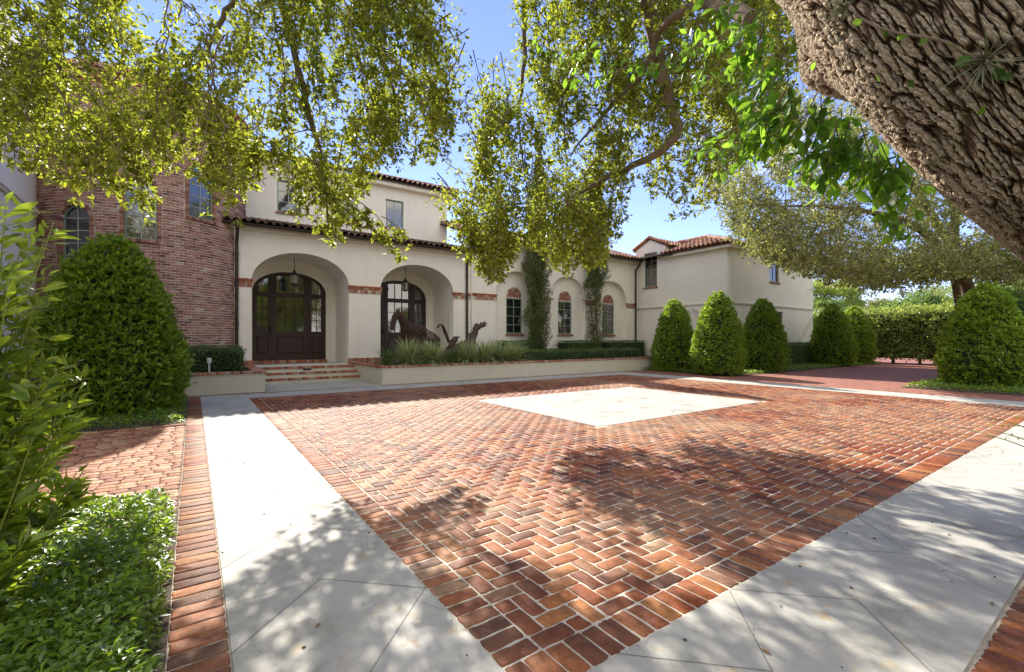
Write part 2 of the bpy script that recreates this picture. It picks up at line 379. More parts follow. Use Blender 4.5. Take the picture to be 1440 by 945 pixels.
# ================================================================= GROUND
def sheet(name, x0, y0, x1, y1, z, mat, parent=None):
    b = MB(); b.add([(x0,y0,z),(x1,y0,z),(x1,y1,z),(x0,y1,z)], [(0,1,2,3)]); return b.build(name, mat, parent)
grass_m = simple('lawn', (.06,.10,.03), .95, var=.4, scale=3, bmp=.8)
tag(sheet('ground', -600, -600, 900, 900, -.08, grass_m), kind='structure')
soil = MB()
for (x0,y0,x1,y1) in ((-9,-3,-.10,4.62),(-9,9.15,-.10,14.0),(16.75,9.45,33.5,17.6),(16.9,-4,33.5,4.45)):
    soil.add([(x0,y0,.0),(x1,y0,.0),(x1,y1,.0),(x0,y1,.0)], [(0,1,2,3)])
tag(soil.build('soil', M['soil']), kind='structure')

CX0, CX1, CY0, CY1 = 1.08, 14.19, 1.40, 12.52      # court field
PX0, PX1, PY0, PY1 = 5.35, 10.55, 5.22, 9.10       # white centre panel
def brick_rects(rects, name, mat, parent=None, ztop=0., jit=.0021, cut=.008, seed=1):
    """real bricks: rounded, chamfered tops with slightly uneven edges. rects (n,4)"""
    g = np.random.default_rng(seed); A = np.array(rects); n = len(A)
    cx = (A[:,0]+A[:,2])/2; cyy = (A[:,1]+A[:,3])/2; hx = (A[:,2]-A[:,0])/2; hy = (A[:,3]-A[:,1])/2
    rot = g.normal(0, .009, n); zc = np.clip(g.normal(0, .0012, n), -.002, .003); tx = g.normal(0, .009, n); ty = g.normal(0, .012, n)
    loops = []
    base = [(-1,-1,1,0),(-.5,-1,0,0),(0,-1,0,0),(.5,-1,0,0),(1,-1,-1,0),(1,-1,0,1),(1,-.4,0,0),(1,.4,0,0),(1,1,0,-1),(1,1,-1,0),(.5,1,0,0),(0,1,0,0),(-.5,1,0,0),(-1,1,1,0),(-1,1,0,-1),(-1,.4,0,0),(-1,-.4,0,0),(-1,-1,0,1)]
    K = len(base)
    jx = g.normal(0, jit, (n,K)); jy = g.normal(0, jit, (n,K)); cc = cut*(.5+g.random((n,K))); chip = g.random((n,K)) < .035; cc = cc+chip*g.uniform(.004,.014,(n,K))
    chx = (g.random((n,K)) < .03)*g.uniform(.002,.007,(n,K))
    def ring(ins, dz):
        V = np.zeros((n,K,3))
        for k,(sx,sy,ox,oy) in enumerate(base):
            x = sx*(hx-ins-chx[:,k])+ox*cc[:,k]+jx[:,k]; y = sy*(hy-ins-chx[:,k])+oy*cc[:,k]+jy[:,k]
            V[:,k,0] = cx+x*np.cos(rot)-y*np.sin(rot); V[:,k,1] = cyy+x*np.sin(rot)+y*np.cos(rot)
            V[:,k,2] = ztop+zc+dz+tx*x+ty*y
        return V
    V = np.concatenate([ring(.006, 0), ring(.0, -.005), ring(.0, -.03)], axis=1)
    off = np.arange(n)[:,None]*3*K
    top = off+np.arange(K)[None,:]
    q = []
    for l in range(2):
        for k in range(K):
            k2 = (k+1) % K
            q.append(off[:,0:1]+np.array([[ (l+1)*K+k, (l+1)*K+k2, l*K+k2, l*K+k ]]))
    return mesh_np(name, V.reshape(-1,3), [top, np.concatenate(q)], mat, parent)
G = .1075; J = .0052
rects = []
bx0, by0, bx1, by1 = CX0+.215, CY0+.215, CX1-.215, CY1-.215
def clip(a, reg): 
    return (max(a[0],reg[0]), max(a[1],reg[1]), min(a[2],reg[2]), min(a[3],reg[3]))
for i in range(-2, int((bx1-bx0)/G)+3):
    for j in range(-2, int((by1-by0)/G)+3):
        k = (i-j) % 4
        if k == 0: a = (bx0+i*G, by0+j*G, bx0+(i+2)*G, by0+(j+1)*G)
        elif k == 3: a = (bx0+i*G, by0+j*G, bx0+(i+1)*G, by0+(j+2)*G)
        else: continue
        a = clip(a, (bx0, by0, bx1, by1))
        if a[2]-a[0] < .04 or a[3]-a[1] < .04: continue
        # the centre panel
        ix0, iy0, ix1, iy1 = clip(a, (PX0-.005, PY0-.005, PX1+.005, PY1+.005))
        if ix1 > ix0 and iy1 > iy0:
            if (ix1-ix0)*(iy1-iy0) > .8*(a[2]-a[0])*(a[3]-a[1]): continue
            if iy1-iy0 >= (a[3]-a[1])-1e-6:
                a = (a[0], a[1], ix0, a[3]) if ix0 > a[0]+1e-6 else (ix1, a[1], a[2], a[3])
            elif ix1-ix0 >= (a[2]-a[0])-1e-6:
                a = (a[0], a[1], a[2], iy0) if iy0 > a[1]+1e-6 else (a[0], iy1, a[2], a[3])
            else: continue
            if a[2]-a[0] < .035 or a[3]-a[1] < .035: continue
        rects.append((a[0]+J, a[1]+J, a[2]-J, a[3]-J))
# soldier courses round the field
def soldiers_y(x0, x1, y0, y1, out, g=G):   # bricks long in x, marching in y
    n = max(1, round((y1-y0)/g)); s = (y1-y0)/n
    for k in range(n): out.append((x0+J, y0+k*s+J, x1-J, y0+(k+1)*s-J))
def soldiers_x(x0, x1, y0, y1, out, g=G):
    n = max(1, round((x1-x0)/g)); s = (x1-x0)/n
    for k in range(n): out.append((x0+k*s+J, y0+J, x0+(k+1)*s-J, y1-J))
soldiers_y(CX0, bx0, CY0+.22, CY1-.22, rects); soldiers_y(bx1, CX1, CY0+.22, CY1-.22, rects)
soldiers_x(CX0+.22, CX1-.22, CY0, by0, rects); soldiers_x(CX0+.22, CX1-.22, by1, CY1, rects)
for x in (CX0, CX1-.22):
    for y in (CY0, CY1-.22): rects.append((x+J, y+J, x+.1-J/2, y+.22-J)); rects.append((x+.1+J/2, y+J, x+.22-J, y+.22-J))
tag(brick_rects(rects, 'brick_court', M['paver']), kind='structure')
tag(sheet('mortar_bed', CX0, CY0, CX1, CY1, -.0052, M['mortar']), kind='structure')
# outer brick borders
bb = []
soldiers_y(-.10, .137, -2.0, 13.52, bb, .108); soldiers_x(.14, 15.4, .26, .475, bb, .108)
soldiers_x(.14, 15.4, .04, .255, bb, .108); soldiers_x(-.1, 17.8, 13.54, 13.66, bb, .215)
soldiers_y(15.32, 15.53, -2, 13.5, bb, .108)
tag(brick_rects(bb, 'brick_border', M['paver'], seed=3), kind='structure')
mb_ = MB()
for (x0,y0,x1,y1) in ((-.10,-2,.1385,13.53),(.13,-.05,15.42,.49),(-.1,13.53,17.8,13.80),(15.31,-2,16.8,13.53)):
    mb_.add([(x0,y0,-.007),(x1,y0,-.007),(x1,y1,-.007),(x0,y1,-.007)], [(0,1,2,3)])
tag(mb_.build('border_bed', mortar('border_mortar', (.50,.43,.34))), kind='structure')
# side path of small tumbled blocks
pb = []; y = 4.65; row = 0
while y < 9.15:
    hgt = random.uniform(.118, .15); x = -.108; first = True
    while x > -6.5:
        wd = random.uniform(.08, .19) if first else random.uniform(.13, .19); first = False; pb.append((x-wd+.004, y+.004+random.uniform(0,.004), x-.004, y+hgt-.004)); x -= wd
    y += hgt
tag(brick_rects(pb, 'brick_path', M['path_brick'], cut=.016, jit=.0035, seed=5), kind='structure')
tag(sheet('path_bed', -9, 4.62, -.10, 9.15, -.011, M['mortar_dark']), kind='structure')
eb = []; soldiers_x(-6.5, -.11, 9.15, 9.26, eb, .21)
tag(brick_rects(eb, 'path_edging', M['path_brick'], ztop=.02, seed=6), kind='structure')
# driveway beyond the court: brick texture laid in herringbone-like rows
m, N, L, b, o = mat_new('driveway_brick'); p = geo_pos(N)
bt = N.new('ShaderNodeTexBrick'); bt.inputs['Scale'].default_value = 1; bt.inputs['Brick Width'].default_value = .21; bt.inputs['Row Height'].default_value = .105
bt.inputs['Mortar Size'].default_value = .007; bt.inputs['Color1'].default_value = (.32,.105,.06,1); bt.inputs['Color2'].default_value = (.20,.065,.04,1); bt.inputs['Mortar'].default_value = (.30,.20,.17,1)
L.new(p, bt.inputs['Vector'])
c = mixc(N, L, 1, bt.outputs['Color'], ramp(N, L, noisen(N, L, 1.4, 6, .7, p), [(.3,(.75,.75,.78)),(.7,(1.15,1.1,1.05))]), 'MULTIPLY')
L.new(c, b.inputs['Base Color']); b.inputs['Roughness'].default_value = .75; M['drive'] = m
tag(sheet('driveway', 15.54, -8, 60, 13.5, -.006, M['drive']), kind='structure')
# coral stone strips, panel and landing
st = MB()
def slabst(x0, y0, x1, y1): st.box((x0,y0,-.05), (x1,y1,.001))
slabst(.14, .49, 1.075, 12.55); slabst(1.078, .49, 15.3, 1.395); slabst(.14, 12.553, 15.3, 13.51); slabst(14.195, 1.398, 15.3, 12.55)
slabst(PX0, PY0, PX1, PY1); slabst(1.60, 13.68, 4.76, 16.2)
tag(st.build('stone_paving', M['stone']), kind='structure')
jt = MB()
def jline(a, b, w_=.0035):
    a = Vector((*a,0)); b = Vector((*b,0)); d = (b-a).normalized(); n_ = Vector((-d.y, d.x, 0))*w_/2
    jt.add([(p.x,p.y,.0035) for p in (a-n_, b-n_, b+n_, a+n_)], [(0,1,2,3)])
yy = .55; k = 0
while yy < 12.4:       # left strip: diamonds cut on the diagonal
    e = min(yy+.47, 12.5)
    a, m_, c_ = ((.14, yy), (.608, yy+.45), (1.075, yy))
    jline(a, m_); jline(m_, c_)
    if k % 2 == 0: jline((.14, yy+.45+.0), (.608, yy+.45), .0025)
    if k % 3 == 1: jline((.608, yy+.45), (1.075, yy+.93), .0025)
    yy += .915; k += 1
xx = 1.55; k = 0
while xx < 15:
    jline((xx, 1.395), (xx+.45, .95)); jline((xx+.45, .95), (xx, .49)) if k % 2 else jline((xx+.45, .95), (xx+.9, 1.395))
    if k % 2 == 0: jline((xx+.45,.95), (xx+.22,.49), .0025)
    xx += .92; k += 1
x = PX0+1.3
while x < PX1: jline((x, PY0), (max(PX0, x-1.0), PY1), .006); x += 1.3
jline((PX0, PY0+2.0), (PX1, PY0+1.9), .006)
for x in np.arange(1.2, 15, 1.4): jline((x, 12.56), (x+.6, 13.5), .005)
jline((.14, 12.552), (1.07, 12.552)); jline((3.2, 13.68), (3.2, 16.1)); 
tag(jt.build('stone_joints', M['joint']), kind='structure')

# ================================================================= LEAF TOOLS
def unit(a): return a/np.maximum(np.linalg.norm(a, axis=1, keepdims=True), 1e-9)
def leaf_arrays(P, D, Nn, Lg, W, fold=.18, droop=.12):
    """leaf of 6 vertices and 4 faces folded on its midrib: base, left pair, right pair, tip"""
    n = len(P); D = unit(D); S = unit(np.cross(D, Nn)); U = np.cross(S, D)
    Lg = np.asarray(Lg).reshape(-1,1); W = np.asarray(W).reshape(-1,1)
    b = P; mid = P+D*Lg*.5-U*Lg*.02; tip = P+D*Lg-U*Lg*droop
    l = P+D*Lg*.48+S*W*.5+U*W*fold; r = P+D*Lg*.48-S*W*.5+U*W*fold
    V = np.stack([b, l, mid, r, tip], axis=1).reshape(-1,3)
    o = np.arange(n)[:,None]*5
    F = np.concatenate([o+[[0,2,1]], o+[[0,3,2]], o+[[1,2,4]], o+[[2,3,4]]])
    return V, F
def leaf_arrays_fine(P, D, Nn, Lg, W, fold=.12, droop=.22):
    """longer curved leaf: 4 stations across the midrib (for plants close by)"""
    n = len(P); D = unit(D); S = unit(np.cross(D, Nn)); U = np.cross(S, D)
    Lg = np.asarray(Lg).reshape(-1,1); W = np.asarray(W).reshape(-1,1)
    st_ = [(0,.06),(.2,.62),(.45,1.0),(.72,.72),(1,.02)]
    Vs = []
    for s, ww in st_:
        c = P+D*Lg*s-U*Lg*droop*s*s
        Vs += [c+S*W*.5*ww+U*W*fold*ww, c, c-S*W*.5*ww+U*W*fold*ww]
    V = np.stack(Vs, axis=1).reshape(-1,3); K = 15; o = np.arange(n)[:,None]*K; F = []
    for i in range(4):
        a = i*3
        F += [o+[[a, a+3, a+4, a+1]], o+[[a+1, a+4, a+5, a+2]]]
    return V, np.concatenate(F)
def rand_dirs(n, g=rng):
    v = g.normal(size=(n,3)); return unit(v)
class Leaves:
    def __init__(s, fine=False): s.V = []; s.F = []; s.n = 0; s.fine = fine
    def add(s, P, D, Nn, Lg, W, **k):
        V, F = (leaf_arrays_fine if s.fine else leaf_arrays)(P, D, Nn, Lg, W, **k); s.V.append(V); s.F.append(F+s.n); s.n += len(V)
    def build(s, name, mat, parent=None, origin=(0,0,0)):
        o = mesh_np(name, np.concatenate(s.V)-np.array(origin), np.concatenate(s.F), mat, parent, smooth=s.fine); return o
def polypts(pts, n):
    """resample a polyline with catmull-rom"""
    P = [Vector(p) for p in pts]; P = [P[0]*2-P[1]]+P+[P[-1]*2-P[-2]]; out = []
    segs = len(P)-3
    for k in range(n):
        u = k/(n-1)*segs; i = min(int(u), segs-1); t = u-i
        a, b_, c_, d_ = P[i:i+4]
        out.append(.5*((2*b_)+(c_-a)*t+(2*a-5*b_+4*c_-d_)*t*t+(3*b_-a-3*c_+d_)*t**3))
    return out
def strand(lv, br, E, length, lean, leafn, ll, rad=.008, side=.32, g=rng, whorl=7, taperleaf=1.0):
    """one drooping bough ending at E: a thin arching branch, side twigs and whorls of leaves"""
    E = np.array(E, dtype=float)
    S = E+np.array([lean[0], lean[1], length])
    K = 9; T = np.linspace(0, 1, K)[:,None]
    C = S+(np.array([lean[0]*-.2, lean[1]*-.2, length*.10])); 
    path = (1-T)**2*S+2*(1-T)*T*((S+E)/2-np.array([lean[0]*.35, lean[1]*.35, -length*.16]))+T**2*E
    path = path+g.normal(0, length*.018, path.shape)
    br.tube(path, list(np.linspace(rad, .0025, K)), 5, cap=False)
    nt_ = max(3, int(leafn/whorl)); u = g.random(nt_)**taperleaf*.92+.08
    idx = u*(K-1); i0 = np.clip(idx.astype(int), 0, K-2); fr = (idx-i0)[:,None]
    base = path[i0]*(1-fr)+path[i0+1]*fr
    dirs = g.normal(size=(nt_,3)); dirs[:,2] = dirs[:,2]*.5-.45; dirs = unit(dirs)
    ln = side*(.25+g.random(nt_))*(1.25-.85*u); tips = base+dirs*ln[:,None]; tips[:,2] -= ln*.25
    for k in range(0, nt_, 2): br.tube([base[k], (base[k]+tips[k])/2+np.array([0,0,.02]), tips[k]], [.003,.002,.0015], 3, cap=False)
    P = np.repeat(tips, whorl, axis=0); tt = g.random(len(P))[:,None]**3.2*.8
    P = P*(1-tt)+np.repeat(base, whorl, axis=0)*tt+g.normal(0, .012, P.shape)
    D = np.repeat(dirs, whorl, axis=0)*.75+g.normal(size=P.shape)*.8
    Nn = g.normal(size=P.shape)*.8+np.array([0,0,.8])
    L_ = ll*(.65+.7*g.random(len(P))); lv.add(P, D, Nn, L_, L_*(.38+.12*g.random(len(P))))
def cone_shape(u, r, h, p=2.2):
    """radius of a clipped bullet-shaped bush at height fraction u"""
    return r*np.where(u < .22, .86+.14*np.sin(np.clip(u/.22,0,1)*math.pi/2), np.clip(1-((u-.22)/.78)**p, 0, 1)**.62)
def cone_bush(name, loc, r, h, n, ll, mat, label, group=None, seed=0, core=True, p=1.42, lumps=.07, aspect=.38):
    g = np.random.default_rng(seed); root = empty(name, loc)
    lv = Leaves()
    u = g.random(n*3); keep = g.random(n*3) < (cone_shape(u, 1, h, p)+.12); u = u[keep][:n]
    a = g.random(len(u))*2*math.pi
    dep = 1-g.random(len(u))**2*.22
    lump = np.array([noise.noise(Vector((math.cos(x)*2.1+seed, math.sin(x)*2.1, y_*5))) for x, y_ in zip(a, u)])
    rr = cone_shape(u, r, h, p)*dep*(1+lump*lumps*1.6)
    # clumps: pull leaves towards little tufts so that dark gaps open between them
    P = np.stack([rr*np.cos(a), rr*np.sin(a), .06+u*h*(.985)+lump*.04], axis=1)
    nrm = np.stack([np.cos(a), np.sin(a), .25+u*.9], axis=1)
    P += unit(nrm)*g.normal(0, .022, (len(u),1))
    nt_ = len(u)//9; ti = g.integers(0, nt_, len(u)); tc = P[:nt_]+unit(nrm[:nt_])*g.normal(.015, .03, (nt_,1))
    P = np.where(g.random((len(u),1)) < .8, tc[ti]+g.normal(0, .010, P.shape), P); nrm = np.where(np.linalg.norm(P-tc[ti], axis=1, keepdims=True) < .05, nrm[ti], nrm)
    D = unit(nrm)*.75+g.normal(size=P.shape)*.62+np.array([0,0,.35]); Nn = nrm*.3+np.array([0,0,.9])+g.normal(size=P.shape)*.45
    st2 = g.random(len(u)) < .01; P[st2] += unit(nrm[st2])*g.uniform(.03,.12,(int(st2.sum()),1))
    gap = np.array([noise.noise(Vector(p_)*3.2+Vector((seed*3.1,0,0))) for p_ in P]) > .55; gap &= g.random(len(u)) < .8
    P, D, Nn = P[~gap], D[~gap], Nn[~gap]; u = u[~gap]
    L_ = ll*(.6+.8*g.random(len(u))); lv.add(P, D, Nn, L_, L_*aspect)
    if core:
        b_ = MB(); prof = [(max(.02, float(cone_shape(np.array(q), r, h, p))*.80), .05+q*h*.93) for q in np.linspace(0, 1, 12)]
        b_.lathe(prof, 20); stem = MB(); stem.tube([(0,0,0),(0,0,.3)], .06, 8)
        stem.build('trunk', M['branch'], root)
        V, F = b_.v, b_.f
        inner = Leaves(); 
    lv.build('foliage', mat, root)
    if core: b_.build('foliage_shade_core', M['core'], root, smooth=True)
    tag(root, label, 'topiary', group); return root
M['core'] = simple('leaf_shade_core', (.018,.032,.010), .95, var=.6, scale=30, bmp=1, bs=30)  # near-black green: the shade deep inside the foliage is put into this colour
def leaf_box(lv, x0, y0, z0, x1, y1, z1, n, ll, g=rng, faces=('top','front','left','right'), aspect=.45, bumpy=.03):
    """leaves over the faces of a clipped hedge"""
    A = {'top': (x1-x0)*(y1-y0), 'front': (x1-x0)*(z1-z0), 'left': (y1-y0)*(z1-z0), 'right': (y1-y0)*(z1-z0), 'back': (x1-x0)*(z1-z0)}
    tot = sum(A[f] for f in faces)
    for f in faces:
        k = int(n*A[f]/tot)
        if k < 1: continue
        q = g.random((k,3)); P = np.array([x0,y0,z0])+q*np.array([x1-x0,y1-y0,z1-z0])
        ax, v, nr = {'top': (2,z1,(0,0,1)), 'front': (1,y0,(0,-1,0)), 'back': (1,y1,(0,1,0)), 'left': (0,x0,(-1,0,0)), 'right': (0,x1,(1,0,0))}[f]
        P[:,ax] = v; nr = np.array(nr, dtype=float)
        P += nr*(g.normal(0, bumpy, (k,1)))+nr*np.array([noise.noise(Vector(p_)*2.2) for p_ in P])[:,None]*bumpy*2.0
        D = nr*.5+g.normal(size=P.shape)*.7+np.array([0,0,.25]); Nn = nr*.7+np.array([0,0,.6])+g.normal(size=P.shape)*.5
        L_ = ll*(.6+.8*g.random(k)); lv.add(P, D, Nn, L_, L_*aspect)
def hedge(name, x0, y0, z0, x1, y1, z1, n, ll, mat, label, cat='hedge', group=None, faces=('top','front','left','right'), bumpy=.03, aspect=.45):
    root = empty(name, ((x0+x1)/2, (y0+y1)/2, z0))
    ox, oy = (x0+x1)/2, (y0+y1)/2; lv = Leaves()
    leaf_box(lv, x0-ox, y0-oy, 0, x1-ox, y1-oy, z1-z0, n, ll, faces=faces, bumpy=bumpy, aspect=aspect)
    lv.build('foliage', mat, root)
    b_ = MB(); e = min(.05, (x1-x0)*.15, (y1-y0)*.15); b_.bevbox((x0-ox+e, y0-oy+e, 0), (x1-ox-e, y1-oy-e, z1-z0-e), e*.8); b_.build('foliage_shade_core', M['core'], root)
    tag(root, label, cat, group); return root

# ================================================================= THE MANSION
house = empty('mansion', (6, 19, 0))
class HP:  # parts built in world coordinates, parented with the inverse offset
    pass
def hpart(o, parent=house, label=None):
    """keeps world placement of a mesh made in world coordinates under an offset parent"""
    if label: o['label'] = label
    return o
house.location = (0, 0, 0)
tag(house, 'cream stucco mansion with round brick tower, arched porch and barrel-tile roofs', 'house')
S_ = M['stucco']
FY = 17.6
# front wall of the porch with two big arches
ar = [archpts(1.6, 4.8, .50, 3.36, 4.47, 30, 2.06), archpts(6.0, 9.2, .50, 3.36, 4.47, 30, 2.06)]
slab('porch_wall', [(.87, 0), (10.05, 0), (10.05, 5.2), (.87, 5.2)], ar, .36, MY(FY, .36), S_, house)
# vaulted bays behind each arch
for x0 in (1.6, 6.0):
    x1 = x0+3.2; out = archpts(x0, x1, .48, 3.36, 4.47, 30, 2.06); pts = out[1:]+[out[0]]   # floor right .. over .. floor left
    mbv = MB(); pr = pts; Y0, Y1 = FY+.36, 19.6; n = len(pr)
    vs_ = [(p_[0]+(.0), Y0-.01, p_[1]) for p_ in pr]+[(p_[0], Y1, p_[1]) for p_ in pr]
    mbv.add(vs_, [(i, i+1, n+i+1, n+i) for i in range(n-1)])
    mbv.build('porch_vault', S_, house)
    dh = archpts(x0+.2, x0+2.82, .60, 3.2, 4.02, 30, 2.15)
    slab('porch_back_wall', rect(x0-.2, 0, x1+.2, 5.0), [dh], .2, MY(19.6, .2), S_, house)
fl = MB(); fl.box((.9, 17.1, .0), (10.0, 19.95, .485)); fl.build('porch_floor', M['stone'], house)
# second, taller range with three blind arches
nx = [12.55, 15.75, 18.95]; hw = 1.22
nich = [archpts(c-hw, c+hw, .3, 3.46, 4.62, 28, 2.05) for c in nx]
slab('arcade_wall', rect(10.06, 0, 21.1, 5.88), nich, .26, MY(FY-.06, .26), S_, house)
wins2 = [rect(c-.46, 1.68, c+.46, 3.36) for c in nx]
wh = [archpts(c-.47, c+.47, 1.66, 3.40, 3.90, 20) for c in nx]
slab('niche_wall', rect(10.1, 0, 21.1, 5.6), wh, .12, MY(FY+.2, .12), S_, house)
# upper storey block behind
uw = [rect(2.78, 6.6, 3.64, 7.9), rect(5.2, 6.65, 6.0, 7.95), rect(7.28, 6.6, 8.13, 7.9)]
slab('upper_wall', rect(-1.0, 5.0, 10.4, 8.6), uw, .3, MY(20.6, .3), S_, house)
b_ = MB(); b_.box((10.1, 20.9, 5), (10.4, 28, 8.6)); b_.box((-1.0, 20.9, 4.9), (10.1, 28, 8.5)); b_.build('upper_side_wall', S_, house)
b_ = MB(); b_.box((10.3, 17.95, 0), (21.0, 27, 5.6)); b_.box((.9, 19.85, 0), (10.3, 27, 5.0)); b_.build('rear_mass', S_, house)
# garage wing on the right
wy = [rect(16.18, 4.36, 17.05, 6.28)]
slab('wing_side_wall', [(12.1,0),(17.66,0),(17.66,6.6),(16.65,7.08),(15.62,6.6),(15.62,5.95),(12.1,5.95)], wy, .3, MX(21.1, .3), S_, house)
slab('wing_front_wall', rect(21.403, 0, 30.4, 5.95), [rect(25.2, 4.5, 26.2, 5.75), rect(25.4, 1.1, 26.6, 2.92)], .3, MY(12.1, .3), S_, house)
b_ = MB(); b_.box((21.38, 12.38, 0), (30.38, 17.7, 5.9)); b_.box((21.38, 15.63, 5.9), (23.5, 17.64, 6.5)); b_.box((21.4, 17.7, 0), (30.3, 24, 5.9)); b_.build('wing_mass', S_, house)
b_ = MB()
for (z, e) in ((3.14, .05), (3.19, .075)):
    b_.box((21.1-e, 12.1-e, z), (30.4+e, 12.097, z+.045)); b_.box((21.1-e, 12.097, z), (21.097, 17.5, z+.045))
b_.build('string_course', M['trim'], house)
# tall white range at the far left
b_ = MB(); b_.box((-9, 8.5, 0), (-3.5, 19.5, 8.9)); 
b_.build('left_wall', M['stucco_white'], house)
b_ = MB()
for z, e in ((4.70,.05),(4.76,.085),(4.82,.06)): b_.box((-3.497, 8.45, z), (-3.5+e+.03, 17.35, z+.055))
b_.build('string_course', M['trim'], house)

# cream fascia under the eaves
b_ = MB()
b_.box((.87, 17.42, 5.06), (10.0, 17.597, 5.24)); b_.box((10.1, 17.36, 5.74), (21.1, 17.537, 5.92))
b_.box((-1.0, 20.28, 8.44), (10.72, 20.597, 8.62)); b_.box((10.403, 20.6, 8.44), (10.72, 28, 8.62))
b_.box((20.8, 11.8, 5.82), (30.7, 12.097, 5.98)); b_.box((20.8, 12.1, 5.82), (21.097, 15.55, 5.98))
b_.build('eave_moulding', M['trim'], house)

# barrel-tile roofs
def tile_roof(name, e0, e1, up, length, mat, parent=house, sp=.25, tl=.40, r=.095, skirt=True):
    """e0->e1 eave line, up = vector up the slope (unit), length(u) = slope length above the eave at distance u"""
    e0 = Vector(e0); e1 = Vector(e1); W_ = (e1-e0).length; d = (e1-e0)/W_; up = Vector(up).normalized(); nr = d.cross(up)
    if nr.z < 0: nr = -nr
    b_ = MB(); n = int(W_/sp); 
    K = 6
    for i in range(n+1):
        u = (i+.5)*W_/(n+1)
        s0, s1 = length(u) if isinstance(length(u), tuple) else (0, length(u))
        s = s0-.06
        while s < s1-.1:
            t_ = min(tl, s1-s); vs_ = []; jr = random.uniform(-.008, .008); jl = random.uniform(-.015,.015)
            for (q, rr, lift) in ((s-.04+jl, r+.012, .055), (s+t_, r-.012, .02)):
                for k in range(K+1):
                    th = math.pi*k/K
                    vs_.append(e0+d*(u+jr+math.cos(th)*rr)+up*q+nr*(lift+math.sin(th)*rr))
            c0 = len(vs_)
            # thickness at the butt end
            for k in range(K+1):
                th = math.pi*k/K; vs_.append(e0+d*(u+jr+math.cos(th)*(r-.008))+up*(s-.04+jl)+nr*(.055+math.sin(th)*(r-.008)))
            fs = [(k, k+1, K+2+k, K+1+k) for k in range(K)]+[(k, c0+k, c0+k+1, k+1) for k in range(K)]
            b_.add(vs_, fs); s += t_
            # pan tile between
        uu = u+sp/2
        if uu < W_:
            ln = length(min(uu, W_-.01)); a0, a1 = ln if isinstance(ln, tuple) else (0, ln)
            s = a0-.03
            while s < a1-.1:
                t_ = min(tl, a1-s); vs_ = []
                for (q, lift) in ((s, .075), (s+t_, .045)):
                    for k in range(4):
                        th = math.pi*(1+k/3); vs_.append(e0+d*(uu+math.cos(th)*.09)+up*q+nr*(lift+math.sin(th)*.06))
                b_.add(vs_, [(k, k+1, 5+k, 4+k) for k in range(3)]); s += t_
    return b_.build(name, mat, parent)
def roof_plane(pts, parent=house, th=.05):
    b_ = MB(); P = [Vector(p_) for p_ in pts]; n = (P[1]-P[0]).cross(P[2]-P[0]).normalized()
    if n.z < 0: n = -n
    k = len(P); b_.add(P+[p_-n*th for p_ in P], [tuple(range(k)), tuple(range(2*k-1, k-1, -1))]+[(i, (i+1) % k, k+(i+1) % k, k+i) for i in range(k)])
    return b_.build('roof_deck', M['underroof'], parent)
sl = math.tan(R(19.5)); cs, sn = math.cos(R(19.5)), math.sin(R(19.5))
# porch roof
tile_roof('porch_roof', (.75, 17.2, 5.22), (10.0, 17.2, 5.22), (0, .97, .243), lambda u: 3.5, M['tile_dark'])
roof_plane([(.75,17.2,5.21),(10.0,17.2,5.21),(10.0,20.6,5.21+3.4*.25),(.75,20.6,5.21+3.4*.25)])
# upper roof
tile_roof('upper_roof', (-1.2, 20.15, 8.66), (10.8, 20.15, 8.66), (0, cs, sn), lambda u: min(4.2, max(.2, (12.0-u)*1.06)), M['tile_dark'])
roof_plane([(-1.2,20.15,8.65),(10.8,20.15,8.65),(6.8,24.1,8.65+3.95*sl),(-1.2,24.1,8.65+3.95*sl)])
roof_plane([(10.8,20.15,8.65),(10.8,28,8.65),(6.8,24.1,8.65+3.95*sl)])
# arcade roof
tile_roof('arcade_roof', (10.0, 17.15, 5.93), (21.35, 17.15, 5.93), (0, cs, sn), lambda u: 5.0, M['tile'])
roof_plane([(10.0,17.15,5.92),(22.5,17.15,5.92),(22.5,22,5.92+4.85*sl),(10.0,22,5.92+4.85*sl)])
# wing hip roof: two slopes seen
hp = 3.2
tile_roof('wing_roof', (20.7, 15.6, 6.0), (20.7, 11.7, 6.0), (cs, 0, sn), lambda u: max(.15, min(hp, (3.9-u)*1.06)), M['tile'])
tile_roof('wing_roof', (20.7, 11.7, 6.0), (30.8, 11.7, 6.0), (0, cs, sn), lambda u: max(.15, min(hp, u*1.06, (10.1-u)*1.06+.1)), M['tile'])
e = hp*cs
roof_plane([(20.7,11.7,5.99),(30.8,11.7,5.99),(30.8-e,11.7+e,5.99+e*sl),(20.7+e,11.7+e,5.99+e*sl)])
roof_plane([(20.7,11.7,5.99),(20.7+e,11.7+e,5.99+e*sl),(20.7+e,17.6,5.99+e*sl),(20.7,17.6,5.99)])
roof_plane([(30.8,11.7,5.99),(30.8,18,5.99),(30.8-e,18,5.99+e*sl),(30.8-e,11.7+e,5.99+e*sl)])
# ridge and hip caps
def caps(a, b_, r=.11, step=.33):
    rc = MB()
    a = Vector(a); b2 = Vector(b_); n = max(1, int((b2-a).length/step)); d = (b2-a)/n
    for i in range(n): rc.tube([a+d*i, a+d*(i+1.08)], [r+.015, r-.01], 10)
    rc.build('ridge_tiles', M['tile'], house)
caps((20.75,11.75,6.12), (20.7+e,11.7+e,6.12+e*sl)); caps((20.7+e,11.7+e,6.12+e*sl), (30.8-e,11.7+e,6.12+e*sl)); caps((20.7+e,11.7+e,6.12+e*sl), (20.7+e,19,6.12+e*sl))
caps((10.8,20.15,8.78), (7.0,24.0,8.78+3.85*sl))
